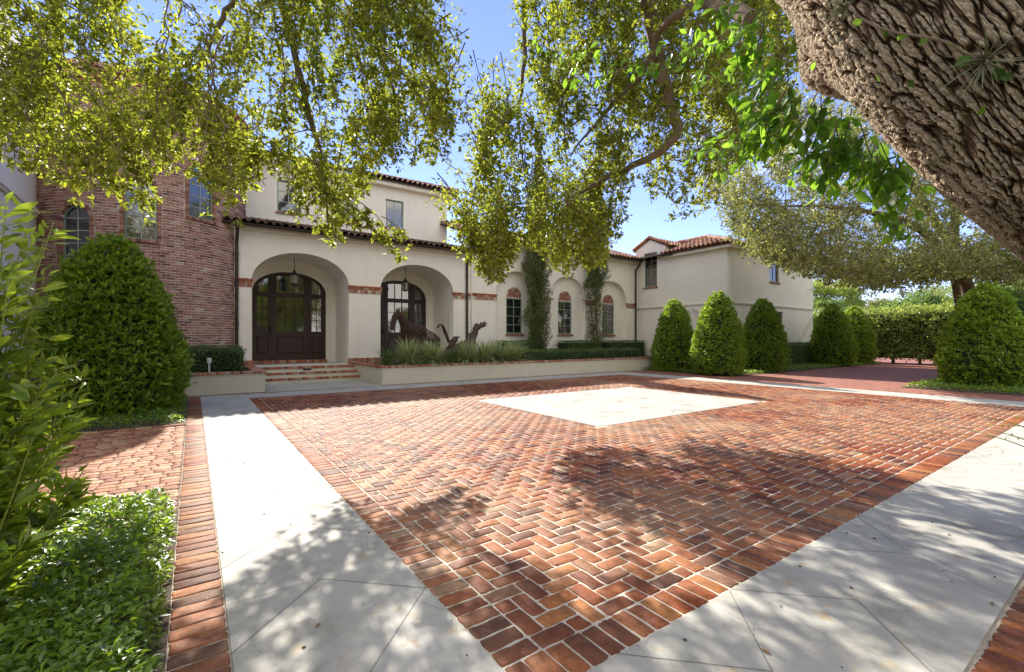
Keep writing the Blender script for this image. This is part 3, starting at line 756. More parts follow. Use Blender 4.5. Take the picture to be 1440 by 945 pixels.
# small gable over the wing window with its tiled verge
gb = MB()
for (ya, za, yb, zb) in ((17.8, 6.56, 16.65, 7.12), (15.45, 6.56, 16.65, 7.12)):
    for k in range(5):
        f0, f1 = k/5, (k+1.1)/5
        gb.tube([(21.05, ya+(yb-ya)*f0, za+(zb-za)*f0+.03), (21.05, ya+(yb-ya)*f1, za+(zb-za)*f1+.05)], [.10,.085], 10)
gb.build('gable_verge', M['path_brick'], house)
tile_roof('gable_roof', (21.2, 15.45, 6.5), (24.4, 15.45, 6.5), (0, .9, .43), lambda u: 1.3, M['tile'])
tile_roof('gable_roof', (24.4, 17.85, 6.5), (21.2, 17.85, 6.5), (0, -.9, .43), lambda u: 1.3, M['tile'])
roof_plane([(21.1,15.5,6.52),(24.4,15.5,6.52),(24.4,16.65,7.06),(21.1,16.65,7.06)]); roof_plane([(21.1,17.8,6.52),(24.4,17.8,6.52),(24.4,16.65,7.06),(21.1,16.65,7.06)])
# gutters and downspouts
def gutter(a, b_):
    a = Vector(a); c_ = Vector(b_); d = (c_-a).normalized(); s_ = d.cross(Vector((0,0,1))); q = MB(); vs_ = []; K = 7; r = .075
    prof = [(r*math.cos(math.pi+math.pi*k/K), r*math.sin(math.pi+math.pi*k/K)) for k in range(K+1)]+[(r+.012, .012), (r-.008, .012)]
    prof = [(-r-.012,.012),(-r,.0)]+prof
    inner = [(x*.86, z+.006) for x, z in reversed(prof[1:-2])]
    pr = prof+inner; n = len(pr)
    for p_ in (a, c_):
        for x, z in pr: vs_.append(p_+s_*x+Vector((0,0,z)))
    q.add(vs_, [(k, (k+1) % n, n+(k+1) % n, n+k) for k in range(n)]+[tuple(range(n)), tuple(range(2*n-1, n-1, -1))])
    return q.build('gutter', M['bronze'], house)
gutter((.75, 17.18, 5.20), (10.05, 17.18, 5.20)); gutter((10.0, 17.12, 5.90), (21.02, 17.12, 5.90)); gutter((20.68, 15.6, 5.95), (20.68, 14.9, 5.95))
for (x, zt, yo) in ((1.17, 5.14, 17.2), (9.83, 5.14, 17.2), (20.86, 5.84, 17.14)):
    d_ = MB(); yw = 17.53 if x < 10 else 17.46
    d_.tube([(x, yo, zt), (x, yo, zt-.12), (x, (yo+yw)/2, zt-.3), (x, yw, zt-.45), (x, yw, zt-.8), (x, yw, .6)], .052, 12)
    for z in (4.2, 3.3, 1.9): 
        if z < zt: d_.lathe([(.056,z),(.064,z+.01),(.064,z+.05),(.056,z+.06)], 12, Matrix.Translation((x, yw, 0)))
    d_.build('downspout', M['bronze'], house, smooth=True)

# brick bands
def brick_band(name, x0, x1, y, z, parent=house, ret=True, depth=.045, base=False, dirx=True):
    """two courses of real bricks standing proud of a wall face at y"""
    q = MB(); 
    def course(za, zb, wd, off, dp):
        x = x0-dp-off
        while x < x1+dp-.01:
            a = max(x, x0-dp); b2 = min(x+wd-.009, x1+dp)
            if b2-a > .02: q.bevbox((a, y-dp+random.uniform(-.004,.004), za), (b2, y+.02, zb), .005)
            x += wd
    if base: course(z, z+.2, .085, 0, depth)
    else:
        course(z, z+.125, .075, 0, depth-.015); course(z+.134, z+.20, .21, .05, depth); course(z+.209, z+.275, .21, .15, depth+.012)
    o1 = q.build(name, M['coping'], parent)
    q = MB(); q.box((x0-depth+.012, y-depth+.018, z+.003), (x1+depth-.012, y+.01, z+(.19 if base else .268))); q.build('band_mortar', M['mortar'], parent)
for (x0, x1) in ((.9, 1.6), (4.8, 6.0), (9.2, 10.0)): brick_band('brick_band', x0, x1, FY, 3.17)
for (x0, x1) in ((10.15, 11.33), (13.77, 14.53), (16.97, 17.73), (20.17, 20.8)): brick_band('brick_band', x0, x1, FY-.06, 3.19)
for (x0, x1) in ((1.2, 1.6), (4.8, 6.0), (9.2, 10.0)): brick_band('base_band', x0, x1, FY, .5, base=True)

# windows: frame with muntins, a pane behind, a brick sill
def window(M4, w_, h_, cols, rows, arched=False, sill=True, lattice=False, rise=None, parent=house, fr=.05, sillmat='coping'):
    """local x right, z up, origin bottom-left of opening, y into the wall"""
    def T(v): return M4 @ Vector(v)
    q = MB(); hs_ = h_-(rise or w_/2) if arched else h_
    def lb(a, b2): q.box(a, b2, M4)
    lb((0,-.0,0),(fr,.06,hs_)); lb((w_-fr,0,0),(w_,.06,hs_)); lb((fr,0,0),(w_-fr,.06,fr*1.2))
    if not arched: lb((fr,0,h_-fr),(w_-fr,.06,h_))
    else:
        n = 16; a_ = w_/2; b3 = h_-hs_
        for i in range(n):
            t0, t1 = math.pi*i/n, math.pi*(i+1)/n; P = []
            for y_ in (0, .06):
                for (t_, k) in ((t0, 0), (t1, 0), (t1, fr), (t0, fr)):
                    P.append(T((a_+(a_-k)*math.cos(t_), y_, hs_+(b3-k)*math.sin(t_))))
            q.add(P, [(0,1,2,3),(7,6,5,4),(0,4,5,1),(2,6,7,3)])
    wn = q.build('window', M['frame'], parent)
    q = MB(); mt = .011
    def top_at(x): 
        if not arched: return h_-fr
        a_ = w_/2; return hs_+(h_-hs_-fr)*math.sqrt(max(0, 1-((x-a_)/(a_-fr+.001))**2))
    if lattice:
        for s in (-1, 1):
            for k in np.arange(-h_, w_+h_, .16):
                pts = [(x, z) for x in np.linspace(fr, w_-fr, 24) for z in [s*(x-k)] if fr < z < h_-fr]
                if s < 0: pts = [(x, z) for x in np.linspace(fr, w_-fr, 24) for z in [h_-(x-k)-0] if fr < z < h_-fr]
                if len(pts) > 1: q.tube([T((pts[0][0], .02, pts[0][1])), T((pts[-1][0], .02, pts[-1][1]))], .008, 4)
    else:
        for c_ in range(1, cols):
            x = w_*c_/cols; q.box((x-mt, .012, fr), (x+mt, .045, top_at(x)), M4)
        for r_ in range(1, rows):
            z = h_*r_/rows
            if arched and z > hs_: half = (w_/2-fr)*math.sqrt(max(0, 1-((z-hs_)/(h_-hs_))**2)); q.box((w_/2-half, .014, z-mt), (w_/2+half, .043, z+mt), M4)
            else: q.box((fr, .014, z-mt), (w_-fr, .043, z+mt), M4)
    q.build('muntins', M['muntin'], wn)
    q = MB()
    if arched:
        o_ = archpts(.02, w_-.02, .02, hs_, h_-.02, 16); q.add([T((x, .035, z)) for x, z in o_], [tuple(range(len(o_)))])
    else: q.add([T(v) for v in ((.02,.035,.02),(w_-.02,.035,.02),(w_-.02,.035,h_-.02),(.02,.035,h_-.02))], [(0,1,2,3)])
    q.build('pane', M['glass'], wn)
    if sill:
        q = MB(); n = max(3, int((w_+.1)/.1)); s = (w_+.12)/n
        for i in range(n): q.bevbox((-.06+i*s+.004, -.13+random.uniform(-.004,.004), -.085), (-.06+(i+1)*s-.004, .03, -.003), .005, M4)
        q.build('sill', M[sillmat], wn)
    return wn
def TY(x, y, z): return Matrix.Translation((x, y, z))
for (x0, x1, lat) in ((2.78, 3.64, 0), (5.2, 6.0, 1), (7.28, 8.13, 0)):
    window(TY(x0, 20.66, 6.6 if not lat else 6.65), x1-x0, 1.3, 2, 3, lattice=bool(lat))
for c in nx:
    window(TY(c-.46, FY+.235, 1.68), .92, 1.69, 2, 4)
    # herringbone brick filling of the arched head
    q = MB(); 
    mb2 = MB(); o_ = archpts(c-.47, c+.47, 3.37, 3.40, 3.90, 20); mb2.add([(x, FY+.24, z) for x, z in o_], [tuple(range(len(o_)))]); mb2.build('tympanum_mortar', M['mortar_white'], house)
    for i in range(-8, 9):
        for j in range(-8, 9):
            k = (i-j) % 4; g_ = .062
            if k == 0: a = (i*g_, j*g_, (i+2)*g_, (j+1)*g_)
            elif k == 3: a = (i*g_, j*g_, (i+1)*g_, (j+2)*g_)
            else: continue
            cxm, czm = (a[0]+a[2])/2, (a[1]+a[3])/2; ca = math.cos(R(45)); X_ = (cxm-czm)*ca; Z_ = (cxm+czm)*ca
            zz = 3.55+Z_; xx_ = X_
            if zz < 3.42 or (xx_/.44)**2+((zz-3.40)/.47)**2 > 1 : continue
            Mr = Matrix.Translation((c+xx_, FY+.225, zz)) @ Matrix.Rotation(-R(45), 4, 'Y')
            q.box((-(a[2]-a[0])/2+.006, 0, -(a[3]-a[1])/2+.006), ((a[2]-a[0])/2-.006, .02, (a[3]-a[1])/2-.006), Mr)
    q.build('tympanum', M['coping'], house)
MXw = Matrix(((0,1,0,21.16),(-1,0,0,17.05),(0,0,1,4.36),(0,0,0,1)))
window(MXw, .87, 1.92, 2, 4)
window(TY(25.2, 12.16, 4.5), 1.0, 1.25, 2, 3); window(TY(25.4, 12.16, 1.1), 1.2, 1.82, 2, 3)

# front doors
def door(x0):
    xa, xb = x0+.2, x0+2.82; out = archpts(xa, xb, .60, 3.2, 4.02, 30, 2.15); c = (xa+xb)/2
    def lim(x, zcap, k=.13):
        u = (x-c)/((xb-xa)/2-k*.6); 
        return min(zcap, 3.2+(.82-k)*max(0, 1-abs(u)**2.15)**(1/2.15))
    holes = []
    cols = [(xa+.16, xa+.54), (xa+.84, xa+1.16), (xa+1.16, xa+1.48), (xa+1.48, xa+1.80), (xb-.54, xb-.16)]
    def arched_hole(a, b2, z0):
        return [(a, z0), (b2, z0)]+[(x, lim(x, 9)) for x in np.linspace(b2, a, 8)]
    holes.append(rect(xa+.16, 1.72, xa+.54, 3.05)); holes.append(rect(xb-.54, 1.72, xb-.16, 3.05)); holes.append(rect(xa+.82, 1.72, xb-.82, 3.05))
    holes.append(arched_hole(xa+.19, xa+.54, 3.22)); holes.append(arched_hole(xb-.54, xb-.19, 3.22)); holes.append(arched_hole(xa+.82, xb-.82, 3.22))
    d_ = slab('front_door', out, holes, .10, MY(19.60, .10), M['wood'], house)
    q = MB()
    for z in (2.16, 2.61):
        for a, b2 in ((xa+.16, xa+.54), (xa+.82, xb-.82), (xb-.54, xb-.16)): q.box((a, 19.63, z-.011), (b2, 19.66, z+.011))
    for x in (c-.165, c+.165): q.box((x-.011, 19.632, 1.72), (x+.011, 19.658, 3.05)); q.box((x-.011, 19.632, 3.22), (x+.011, 19.658, lim(x, 9)))
    for x in (xa+.35, xb-.35): q.box((x-.009, 19.634, 1.72), (x+.009, 19.656, 3.05))
    q.build('muntins', M['wood'], d_)
    q = MB()
    for a, b2 in ((xa+.17, xa+.53), (xb-.53, xb-.17)): q.bevbox((a, 19.575, .86), (b2, 19.61, 1.52), .03)
    q.bevbox((xa+.84, 19.575, .86), (xb-.84, 19.61, 1.52), .03)
    for x in (xa+.68, xb-.68): q.box((x-.018, 19.575, .61), (x+.018, 19.598, 3.98 if False else 3.75))
    q.box((xa+.06, 19.57, 3.10), (xb-.06, 19.598, 3.17))
    q.build('door_panels', M['wood'], d_)
    q = MB(); q.add([(x, 19.665, z) for x, z in archpts(xa+.05, xb-.05, .7, 3.2, 3.95, 20, 2.15)], [tuple(range(23))]); q.build('pane', M['glass'], d_)
    q = MB(); q.box((c-.74, 19.54, 1.62), (c-.70, 19.57, 1.92)); q.tube([(c-.72, 19.54, 1.68), (c-.72, 19.49, 1.72), (c-.72, 19.49, 1.84), (c-.72, 19.54, 1.88)], .012, 6); q.build('handle', M['iron'], d_)
    q = MB(); n = 28
    for i in range(n): q.bevbox((xa-.02+i*(2.66/n)+.004, 19.42, .486), (xa-.02+(i+1)*(2.66/n)-.004, 19.60, .60), .005)
    q.build('door_threshold', M['coping'], house)
door(1.6); door(6.0)
# three brick-nosed steps, widening down
stp = MB()
for k, (y0, z) in enumerate(((16.10, .16), (16.45, .32), (16.80, .485))):
    stp.box((1.62, y0+.012, 0), (4.80+.0, 17.12 if k == 2 else 17.1-.004*k, z-.056 if k < 3 else z))
    nos = MB(); n = 30; s = 3.16/n
    for i in range(n): nos.bevbox((1.63+i*s+.004, y0-.012+random.uniform(-.003,.003), z-.072), (1.63+(i+1)*s-.004, y0+.20, z), .006)
    stp.box((1.625, y0+.2, z-.055), (4.795, min(y0+.36, 17.11), z-.002)); nos.build('step_nosing', M['coping'], house)
stp.build('steps', M['planter'], house)
q = MB(); q.bevbox((3.05, 16.80, .35), (3.32, 16.815, .42), .005); q.build('riser_vent', M['black'], house)

# ---------------- round brick tower
TX, TYc, TR, TZ = -1.2, 19.1, 2.75, 8.35
tower = empty('tower', (0, 0, 0), parent=house); KIDS.setdefault(house, []).append(tower)
def cyl(a, z, r=TR): a = R(a); return Vector((TX+r*math.sin(a), TYc-r*math.cos(a), z))
TW = [(-31, 3.34), (0, 4.20), (31, 5.06)]; WW, WH = .72, 1.68; DA = math.degrees(WW/2/TR)
def inwin(a, z, ea=0, ez=0):
    for ac, z0 in TW:
        x = R(a-ac)*TR; hs_ = z0+WH-WW/2
        if abs(x) < WW/2+ea and z > z0-ez:
            if z < hs_: return True
            if x*x+(z-hs_)**2 < (WW/2+ea)**2: return True
    return False
V = []; F = []
A_ = np.arange(-100, 100.1, 1.0); Z_ = np.arange(0, TZ+.01, .05); na, nz_ = len(A_), len(Z_)
for z in Z_:
    for a in A_: V.append(cyl(a, z, TR-.014))
for j in range(nz_-1):
    for i in range(na-1):
        if not inwin((A_[i]+A_[i+1])/2, (Z_[j]+Z_[j+1])/2, .03, .03): F.append((j*na+i, j*na+i+1, (j+1)*na+i+1, (j+1)*na+i))
mesh_np('tower_mortar', V, np.array(F), M['mortar_white'], tower)
bk = MB(); ch = .078; bl = .215
ncr = int(TZ/ch)
for j in range(ncr):
    z0 = j*ch; da = math.degrees(bl/TR); a = -78+(da/2 if j % 2 else 0)+random.uniform(-.3,.3)
    while a < 80:
        a1 = a+da; zc = z0+ch/2; am = (a+a1)/2
        if z0+ch < .3: break
        # cut bricks at window surrounds
        segs = [(a, a1)]
        res = []
        m_ = 10; ok = [not inwin(a+(k+.5)*da/m_, zc, .115, .10) for k in range(m_)]
        s = None
        for k in range(m_+1):
            if k < m_ and ok[k] and s is None: s = k
            if (k == m_ or not ok[k]) and s is not None:
                if (k-s) >= 2: res.append((a+s*da/m_, a+k*da/m_))
                s = None
        gm = math.degrees(.008/TR)
        for (b0, b1) in res:
            dr = random.uniform(-.004, .006); P = []
            zz0, zz1 = z0+.010+random.uniform(-.003,.003), z0+ch-.010+random.uniform(-.003,.003)
            for r_ in (TR-.02, TR-.004+dr, TR+dr):
                k_ = 0 if r_ < TR+dr else gm*.7; kz = 0 if r_ < TR+dr else .004
                for (aa, zz) in ((b0+gm+k_, zz0+kz), (b1-gm-k_, zz0+kz), (b1-gm-k_, zz1-kz), (b0+gm+k_, zz1-kz)): P.append(cyl(aa, zz, r_))
            bk.add(P, [(8,9,10,11)]+[(l*4+k, l*4+(k+1) % 4, (l+1)*4+(k+1) % 4, (l+1)*4+k) for l in (0,1) for k in range(4)])
        a = a1
bk.build('tower_brickwork', M['tower_brick'], tower)
# window surrounds: stacked headers, arched ring, sill
for ac, z0 in TW:
    q = MB(); hs_ = z0+WH-WW/2
    def cb(xa, xb, za, zb, pr=.012):
        P = [cyl(ac+math.degrees(x/TR), z, r_) for r_ in (TR-.16, TR+pr) for x, z in ((xa,za),(xb,za),(xb,zb),(xa,zb))]
        q.add(P, [(4,5,6,7),(0,1,5,4),(1,2,6,5),(2,3,7,6),(3,0,4,7)])
    z = z0-.09
    while z < hs_:
        for s in (-1, 1):
            xa, xb = sorted((s*(WW/2+.002), s*(WW/2+.105))); cb(xa, xb, z+.004, min(z+.068, hs_), random.uniform(.006,.016))
        z += .074
    n = 17
    for i in range(n):
        t0, t1 = math.pi*(i+.06)/n, math.pi*(i+.94)/n; P = []
        for r_ in (TR-.16, TR+random.uniform(.006,.016)):
            for (t_, k) in ((t0, WW/2+.002), (t1, WW/2+.002), (t1, WW/2+.105), (t0, WW/2+.105)): P.append(cyl(ac+math.degrees(k*math.cos(t_)/TR), hs_+k*math.sin(t_), r_))
        q.add(P, [(7,6,5,4),(0,4,5,1),(1,5,6,2),(2,6,7,3),(3,7,4,0)])
    n = 8; s = (WW+.1)/n
    for i in range(n): cb(-WW/2-.05+i*s+.003, -WW/2-.05+(i+1)*s-.003, z0-.09, z0-.004, .05+random.uniform(-.004,.004))
    q.build('window_surround', M['tower_brick'], tower)
    q = MB(); 
    for i in range(18): # white stucco bead on outside of surround
        pass
    c0 = cyl(ac, z0, TR-.09); a_ = R(ac)
    M4 = Matrix.Translation(c0) @ Matrix.Rotation(a_, 4, 'Z') @ Matrix.Translation((-WW/2, 0, 0))
    window(M4, WW, WH, 2, 5, arched=True, sill=False, parent=tower, fr=.045)
# corbelled crown
cr = MB()
for j, (z, pr, hh) in enumerate(((TZ, .03, .075), (TZ+.08, .07, .20), (TZ+.285, .11, .075), (TZ+.365, .15, .075), (TZ+.445, .12, .075))):
    da = math.degrees((.085 if hh > .1 else .2)/TR); a = -95+(da/2 if j % 2 else 0)
    while a < 100:
        P = [cyl(x, zz, r_) for r_ in (TR-.1, TR+pr+random.uniform(-.004,.004)) for x, zz in ((a+.12,z+.005),(a+da-.12,z+.005),(a+da-.12,z+hh-.005),(a+.12,z+hh-.005))]
        cr.add(P, [(4,5,6,7),(0,1,5,4),(1,2,6,5),(2,3,7,6),(3,0,4,7)]); a += da
cr.build('tower_crown', M['coping'], tower)
q = MB(); q.lathe([(TR-.02, TZ), (TR+.02, TZ+.1), (TR+.09, TZ+.3), (TR+.10, TZ+.51), (.3, TZ+1.15)], 48, TY(TX, TYc, 0)); q.build('tower_cap', M['underroof'], tower)
# floodlights and security camera on the wing
q = MB()
for y in (13.7, 14.15):
    q.lathe([(.02,-.02),(.07,0),(.095,.10),(.09,.12)], 12, Matrix.Translation((21.0, y, 2.92)) @ Matrix.Rotation(R(-110), 4, 'Y'))
q.box((21.04, 13.82, 2.93), (21.097, 14.04, 3.05)); q.build('floodlight', M['whitep'], house)
q = MB(); q.bevbox((29.75, 11.75, 4.27), (29.87, 12.0, 4.38), .02); q.box((29.79, 11.98, 4.32), (29.83, 12.097, 4.36)); q.build('security_camera', M['whitep'], house)

# ================================================================= PLANTERS
def planter(name, outline, ztop, label):
    """rendered wall ring following outline with a brick coping; outline = list of wall segments (a,b) boxes"""
    root = empty(name, (0, 0, 0)); q = MB(); cp = MB(); mo = MB()
    for (x0, y0, x1, y1, ax) in outline:
        q.box((x0, y0, 0), (x1, y1, ztop-.062))
        mo.box((x0-.02, y0-.02, ztop-.061), (x1+.02, y1+.02, ztop-.006))
        if ax == 'x':
            n = int((x1-x0+.06)/.105); s = (x1-x0+.06)/n
            for i in range(n): cp.bevbox((x0-.03+i*s+.005, y0-.035+random.uniform(-.004,.004), ztop-.06), (x0-.03+(i+1)*s-.005, y1+.01, ztop+random.uniform(-.002,.002)), .007)
        else:
            n = int((y1-y0)/.105); s = (y1-y0)/n
            for i in range(n): cp.bevbox((x0-.035, y0+i*s+.005, ztop-.06), (x1+.03, y0+(i+1)*s-.005, ztop+random.uniform(-.002,.002)), .007)
    q.build('wall', M['planter'], root); cp.build('coping', M['coping'], root); mo.build('coping_mortar', M['mortar'], root)
    tag(root, label, 'planter'); return root
pr_ = planter('raised_planter', [(4.77, 13.82, 17.85, 14.04, 'x'), (4.77, 14.05, 4.99, 17.55, 'y')], .58, 'long grey rendered planter wall with brick coping right of the steps')
pl_ = planter('raised_planter', [(-3.4, 13.82, 1.58, 14.04, 'x'), (1.36, 14.05, 1.58, 17.1, 'y')], .56, 'short grey rendered planter wall with brick coping left of the steps')
for root, (x0, x1, y1) in ((pr_, (4.99, 21.0, 17.5)), (pl_, (-3.4, 1.36, 17.2))):
    q = MB(); q.box((x0, 14.04, .2), (x1, y1, .50)); q.build('soil_fill', M['soil'], root)
del root

# hanging lanterns
def lantern(x, y, z, label):
    root = empty('hanging_lantern', (x, y, z)); q = MB(); q.tube([(0,0,1.02),(0,0,.56)], .008, 6)
    for k in range(5): q.lathe([(.014,.60+k*.085),(.018,.615+k*.085),(.014,.63+k*.085)], 6)
    q.build('chain', M['iron'], root)
    q = MB(); q.lathe([(.015,.56),(.03,.54),(.03,.50),(.06,.47),(.07,.44),(.19,.36),(.20,.345),(.17,.34)][::-1], 6); q.build('hood', M['iron'], root)
    q = MB()
    for k in range(6):
        a = 2*math.pi*k/6; q.tube([(.165*math.cos(a), .165*math.sin(a), .345), (.14*math.cos(a), .14*math.sin(a), .02)], .011, 4)
    q.lathe([(.125,0),(.15,.01),(.15,.03),(.125,.035)], 6); q.lathe([(.0,-.06),(.02,-.04),(.03,-.02),(.10,.0)], 8); q.build('cage', M['iron'], root)
    q = MB(); q.lathe([(.13,.035),(.152,.335)], 6); q.build('glass', M['lglass'], root)
    q = MB()
    for k in range(3):
        a = 2*math.pi*k/3; q.tube([(.04*math.cos(a), .04*math.sin(a), .03), (.04*math.cos(a), .04*math.sin(a), .2)], .014, 8)
    q.build('candles', M['trim'], root)
    tag(root, label, 'lantern', 'lanterns hanging in the porch arches')
lantern(3.05, 18.4, 3.43, 'dark iron lantern hanging in the left porch arch before the full door')
lantern(7.34, 18.4, 3.46, 'dark iron lantern hanging in the right porch arch above the horse sculpture')

# ================================================================= HORSE SCULPTURES
def skin_obj(name, joints, edges, radii, mat, parent, loc=(0,0,0), sub=2):
    me = bpy.data.meshes.new(name); me.from_pydata(joints, edges, []); o = bpy.data.objects.new(name, me); COL.objects.link(o)
    sk = o.modifiers.new('s', 'SKIN'); 
    for i, r_ in enumerate(radii):
        v = me.skin_vertices[0].data[i]; v.radius = (r_, r_) if not isinstance(r_, tuple) else r_; v.use_root = (i == 0)
    sb = o.modifiers.new('d', 'SUBSURF'); sb.levels = sub; sb.render_levels = sub
    dg = bpy.context.evaluated_depsgraph_get(); m2 = bpy.data.meshes.new_from_object(o.evaluated_get(dg)); m2.name = name
    bpy.data.objects.remove(o); m2.materials.clear(); m2.materials.append(mat)
    o2 = bpy.data.objects.new(name, m2); link(o2, parent); KIDS.setdefault(parent, []).append(o2); return o2
def sticks_over(ob, n, mat, parent, name, g, ln=(.15,.45), r_=.012, out=.01):
    """bent strips of driftwood laid over the body surface"""
    me = ob.data; vs_ = [v for v in me.vertices]; q = MB()
    for k in range(n):
        v = vs_[int(g.integers(len(vs_)))]; nr = Vector(v.normal); t = nr.cross(Vector(g.normal(size=3))).normalized(); l = float(g.uniform(*ln))
        c = Vector(v.co)+nr*out; a = c-t*l/2-nr*l*.06; b2 = c+t*l/2-nr*l*.06
        q.tube([a, c, b2], [r_*.6, r_, r_*.5], 5)
    return q.build(name, mat, parent)
def horse_standing(loc, rz):
    root = empty('horse_sculpture', loc, rz); g = np.random.default_rng(3)
    # x forward (towards the head), z up
    J_ = [(-.62,0,1.33),(-.25,0,1.18),(.18,0,1.12),(.50,0,1.24),(.74,0,1.62),(.90,0,1.88),(1.04,0,1.90),(1.17,0,1.60),(1.24,0,1.28),
          (-.68,.17,.95),(-.74,.18,.52),(-.66,.18,0.02),(-.68,-.17,.95),(-.58,-.18,.52),(-.72,-.18,0.02),
          (.56,.15,.95),(.60,.15,.50),(.58,.15,.02),(.56,-.15,.95),(.74,-.15,.58),(.60,-.15,.25)]
    E_ = [(0,1),(1,2),(2,3),(3,4),(4,5),(5,6),(6,7),(7,8),(0,9),(9,10),(10,11),(0,12),(12,13),(13,14),(3,15),(15,16),(16,17),(3,18),(18,19),(19,20)]
    rd = [.30,.28,.29,.27,.17,.13,.13,.10,.075,.15,.06,.05,.15,.06,.05,.12,.06,.05,.12,.06,.05]
    body = skin_obj('body', J_, E_, rd, M['horse'], root)
    # open lattice: keep only a wire skin over the haunches
    wf = body.modifiers.new('w', 'WIREFRAME'); wf.thickness = .022; wf.use_replace = True
    ink = skin_obj('inner_frame', J_[3:9], [(0,1),(1,2),(2,3),(3,4),(4,5)], [.2,.13,.10,.10,.08,.06], M['horse'], root)
    core_ = skin_obj('barrel', [(-.2,0,1.24),(.2,0,1.22),(.55,0,1.28)], [(0,1),(1,2)], [.22,.26,.24], M['horse'], root)
    sticks_over(core_, 160, M['horse'], root, 'driftwood', g, (.2,.6), .016, .03)
    q = MB()
    for k in range(60):
        t_ = g.random(); a = Vector((.55,0,1.55)).lerp(Vector((1.0,0,1.98)), t_); s = g.choice([-1,1]); 
        q.tube([a, a+Vector((-.10,.10*s,-.12)), a+Vector((-.22+g.normal()*.05, .17*s, -.42+g.normal()*.08))], [.016,.012,.004], 5)
    q.build('mane', M['horse'], root)
    q = MB()
    for s in (-1,1): q.lathe([(.045,0),(.04,.06),(.005,.15)], 6, Matrix.Translation((.98,.06*s,1.98)))
    q.build('ear', M['horse'], root)
    q = MB()
    for k in range(16):
        o_ = g.normal(size=2)*.02
        q.tube([(-.86,o_[0],1.42),(-.98,o_[0],1.56),(-1.12,o_[0],1.52),(-1.28,o_[0]*2,1.20),(-1.42,o_[1]*3,.80)], [.02,.026,.024,.018,.008], 6)
    q.build('tail', M['horse'], root)
    return root
hs1 = horse_standing((6.8, 15.65, .5), R(192)); hs1.scale = (.95,)*3
tag(hs1, 'rusted openwork horse statue with lowered head and arched tail standing behind striped grass', 'statue', 'horse sculptures in the planter')
def horse_lying(loc, rz):
    root = empty('horse_sculpture', loc, rz); g = np.random.default_rng(5)
    J_ = [(-.55,0,.42),(-.15,0,.48),(.25,0,.55),(.48,0,.82),(.62,0,1.15),(.72,0,1.38),(.92,0,1.46),(1.14,0,1.56),
          (-.75,.25,.25),(-.35,.45,.12),(-.75,-.25,.25),(-.30,-.42,.12),(.5,.22,.3),(.85,.25,.12),(.5,-.22,.3),(.88,-.25,.14)]
    E_ = [(0,1),(1,2),(2,3),(3,4),(4,5),(5,6),(6,7),(0,8),(8,9),(0,10),(10,11),(2,12),(12,13),(2,14),(14,15)]
    rd = [.26,.27,.27,.17,.115,.10,.10,.07,.14,.06,.14,.06,.11,.06,.11,.06]
    body = skin_obj('body', J_, E_, rd, M['horse'], root)
    sticks_over(body, 220, M['horse'], root, 'driftwood', g, (.12,.36), .013, .012)
    q = MB()
    for k in range(34):
        t_ = g.random(); a = Vector((.36,0,.98)).lerp(Vector((.70,0,1.50)), t_)
        q.tube([a, a+Vector((-.08+g.normal()*.03, g.normal()*.05, .05+g.random()*.08))], [.012,.003], 5)
    q.build('mane', M['horse'], root)
    q = MB()
    for s in (-1,1): q.lathe([(.035,0),(.03,.05),(.004,.12)], 6, Matrix.Translation((.74,.05*s,1.46)) @ Matrix.Rotation(R(-25),4,'Y'))
    q.build('ear', M['horse'], root)
    # a second curved rump plate seen behind the neck
    q = MB()
    for k in range(26): q.tube([(-.42+g.normal()*.1,g.normal()*.14,.55),(-.34+g.normal()*.08,g.normal()*.12,.85),(-.2+g.normal()*.08,g.normal()*.1,1.02)], [.03,.028,.01], 5)
    q.build('saddle_ridge', M['horse'], root)
    return root
hs2 = horse_lying((8.55, 15.75, .5), R(0))
tag(hs2, 'rusted horse statue resting low with its long neck stretched up to the right', 'statue', 'horse sculptures in the planter')

# ================================================================= PLANTER PLANTS
def grass_clump(loc, n, ln, mat, label, group, seed, cat='ornamental grass'):
    g = np.random.default_rng(seed); root = empty('spider_grass', loc); K = 6
    az = g.random(n)*2*math.pi; el = np.radians(g.uniform(28, 86, n)); L_ = ln*g.uniform(.6, 1.15, n); wd = .030*g.uniform(.7,1.3,n)
    V = np.zeros((n, K, 2, 3)); hx, hy = np.cos(az), np.sin(az); s = np.linspace(0,1,K)
    r0 = g.random(n)*.10
    for k in range(K):
        e_ = el-np.radians(95)*s[k]**1.6*(1.05-el/2.0)
        if k == 0: R_ = r0.copy(); Z0 = np.zeros(n)
        else: R_ = R_+np.cos(e_)*L_/(K-1); Z0 = Z0+np.sin(e_)*L_/(K-1)
        ww = wd*(1-.9*s[k]**2)
        for q_, sg in ((0,-1),(1,1)):
            V[:,k,q_,0] = hx*R_-hy*ww*sg/2; V[:,k,q_,1] = hy*R_+hx*ww*sg/2; V[:,k,q_,2] = np.maximum(Z0, .005)
    o_ = np.arange(n)[:,None]*K*2; F = np.concatenate([o_+[[k*2, k*2+1, k*2+3, k*2+2]] for k in range(K-1)])
    mesh_np('blades', V.reshape(-1,3), F, mat, root, smooth=True); tag(root, label, cat, group); return root
gl = ['striped grass clump at the left end of the long planter beside the porch pillar', 'full striped grass clump below the standing horse statue',
      'striped grass clump below the horse statue tail', 'striped grass clump in the gap between the two horse statues', 'striped grass clump below the resting horse statue chest',
      'striped grass clump under the raised neck of the resting horse', 'striped grass clump before the brick-banded pier', 'last striped grass clump next to the low dark hedge']
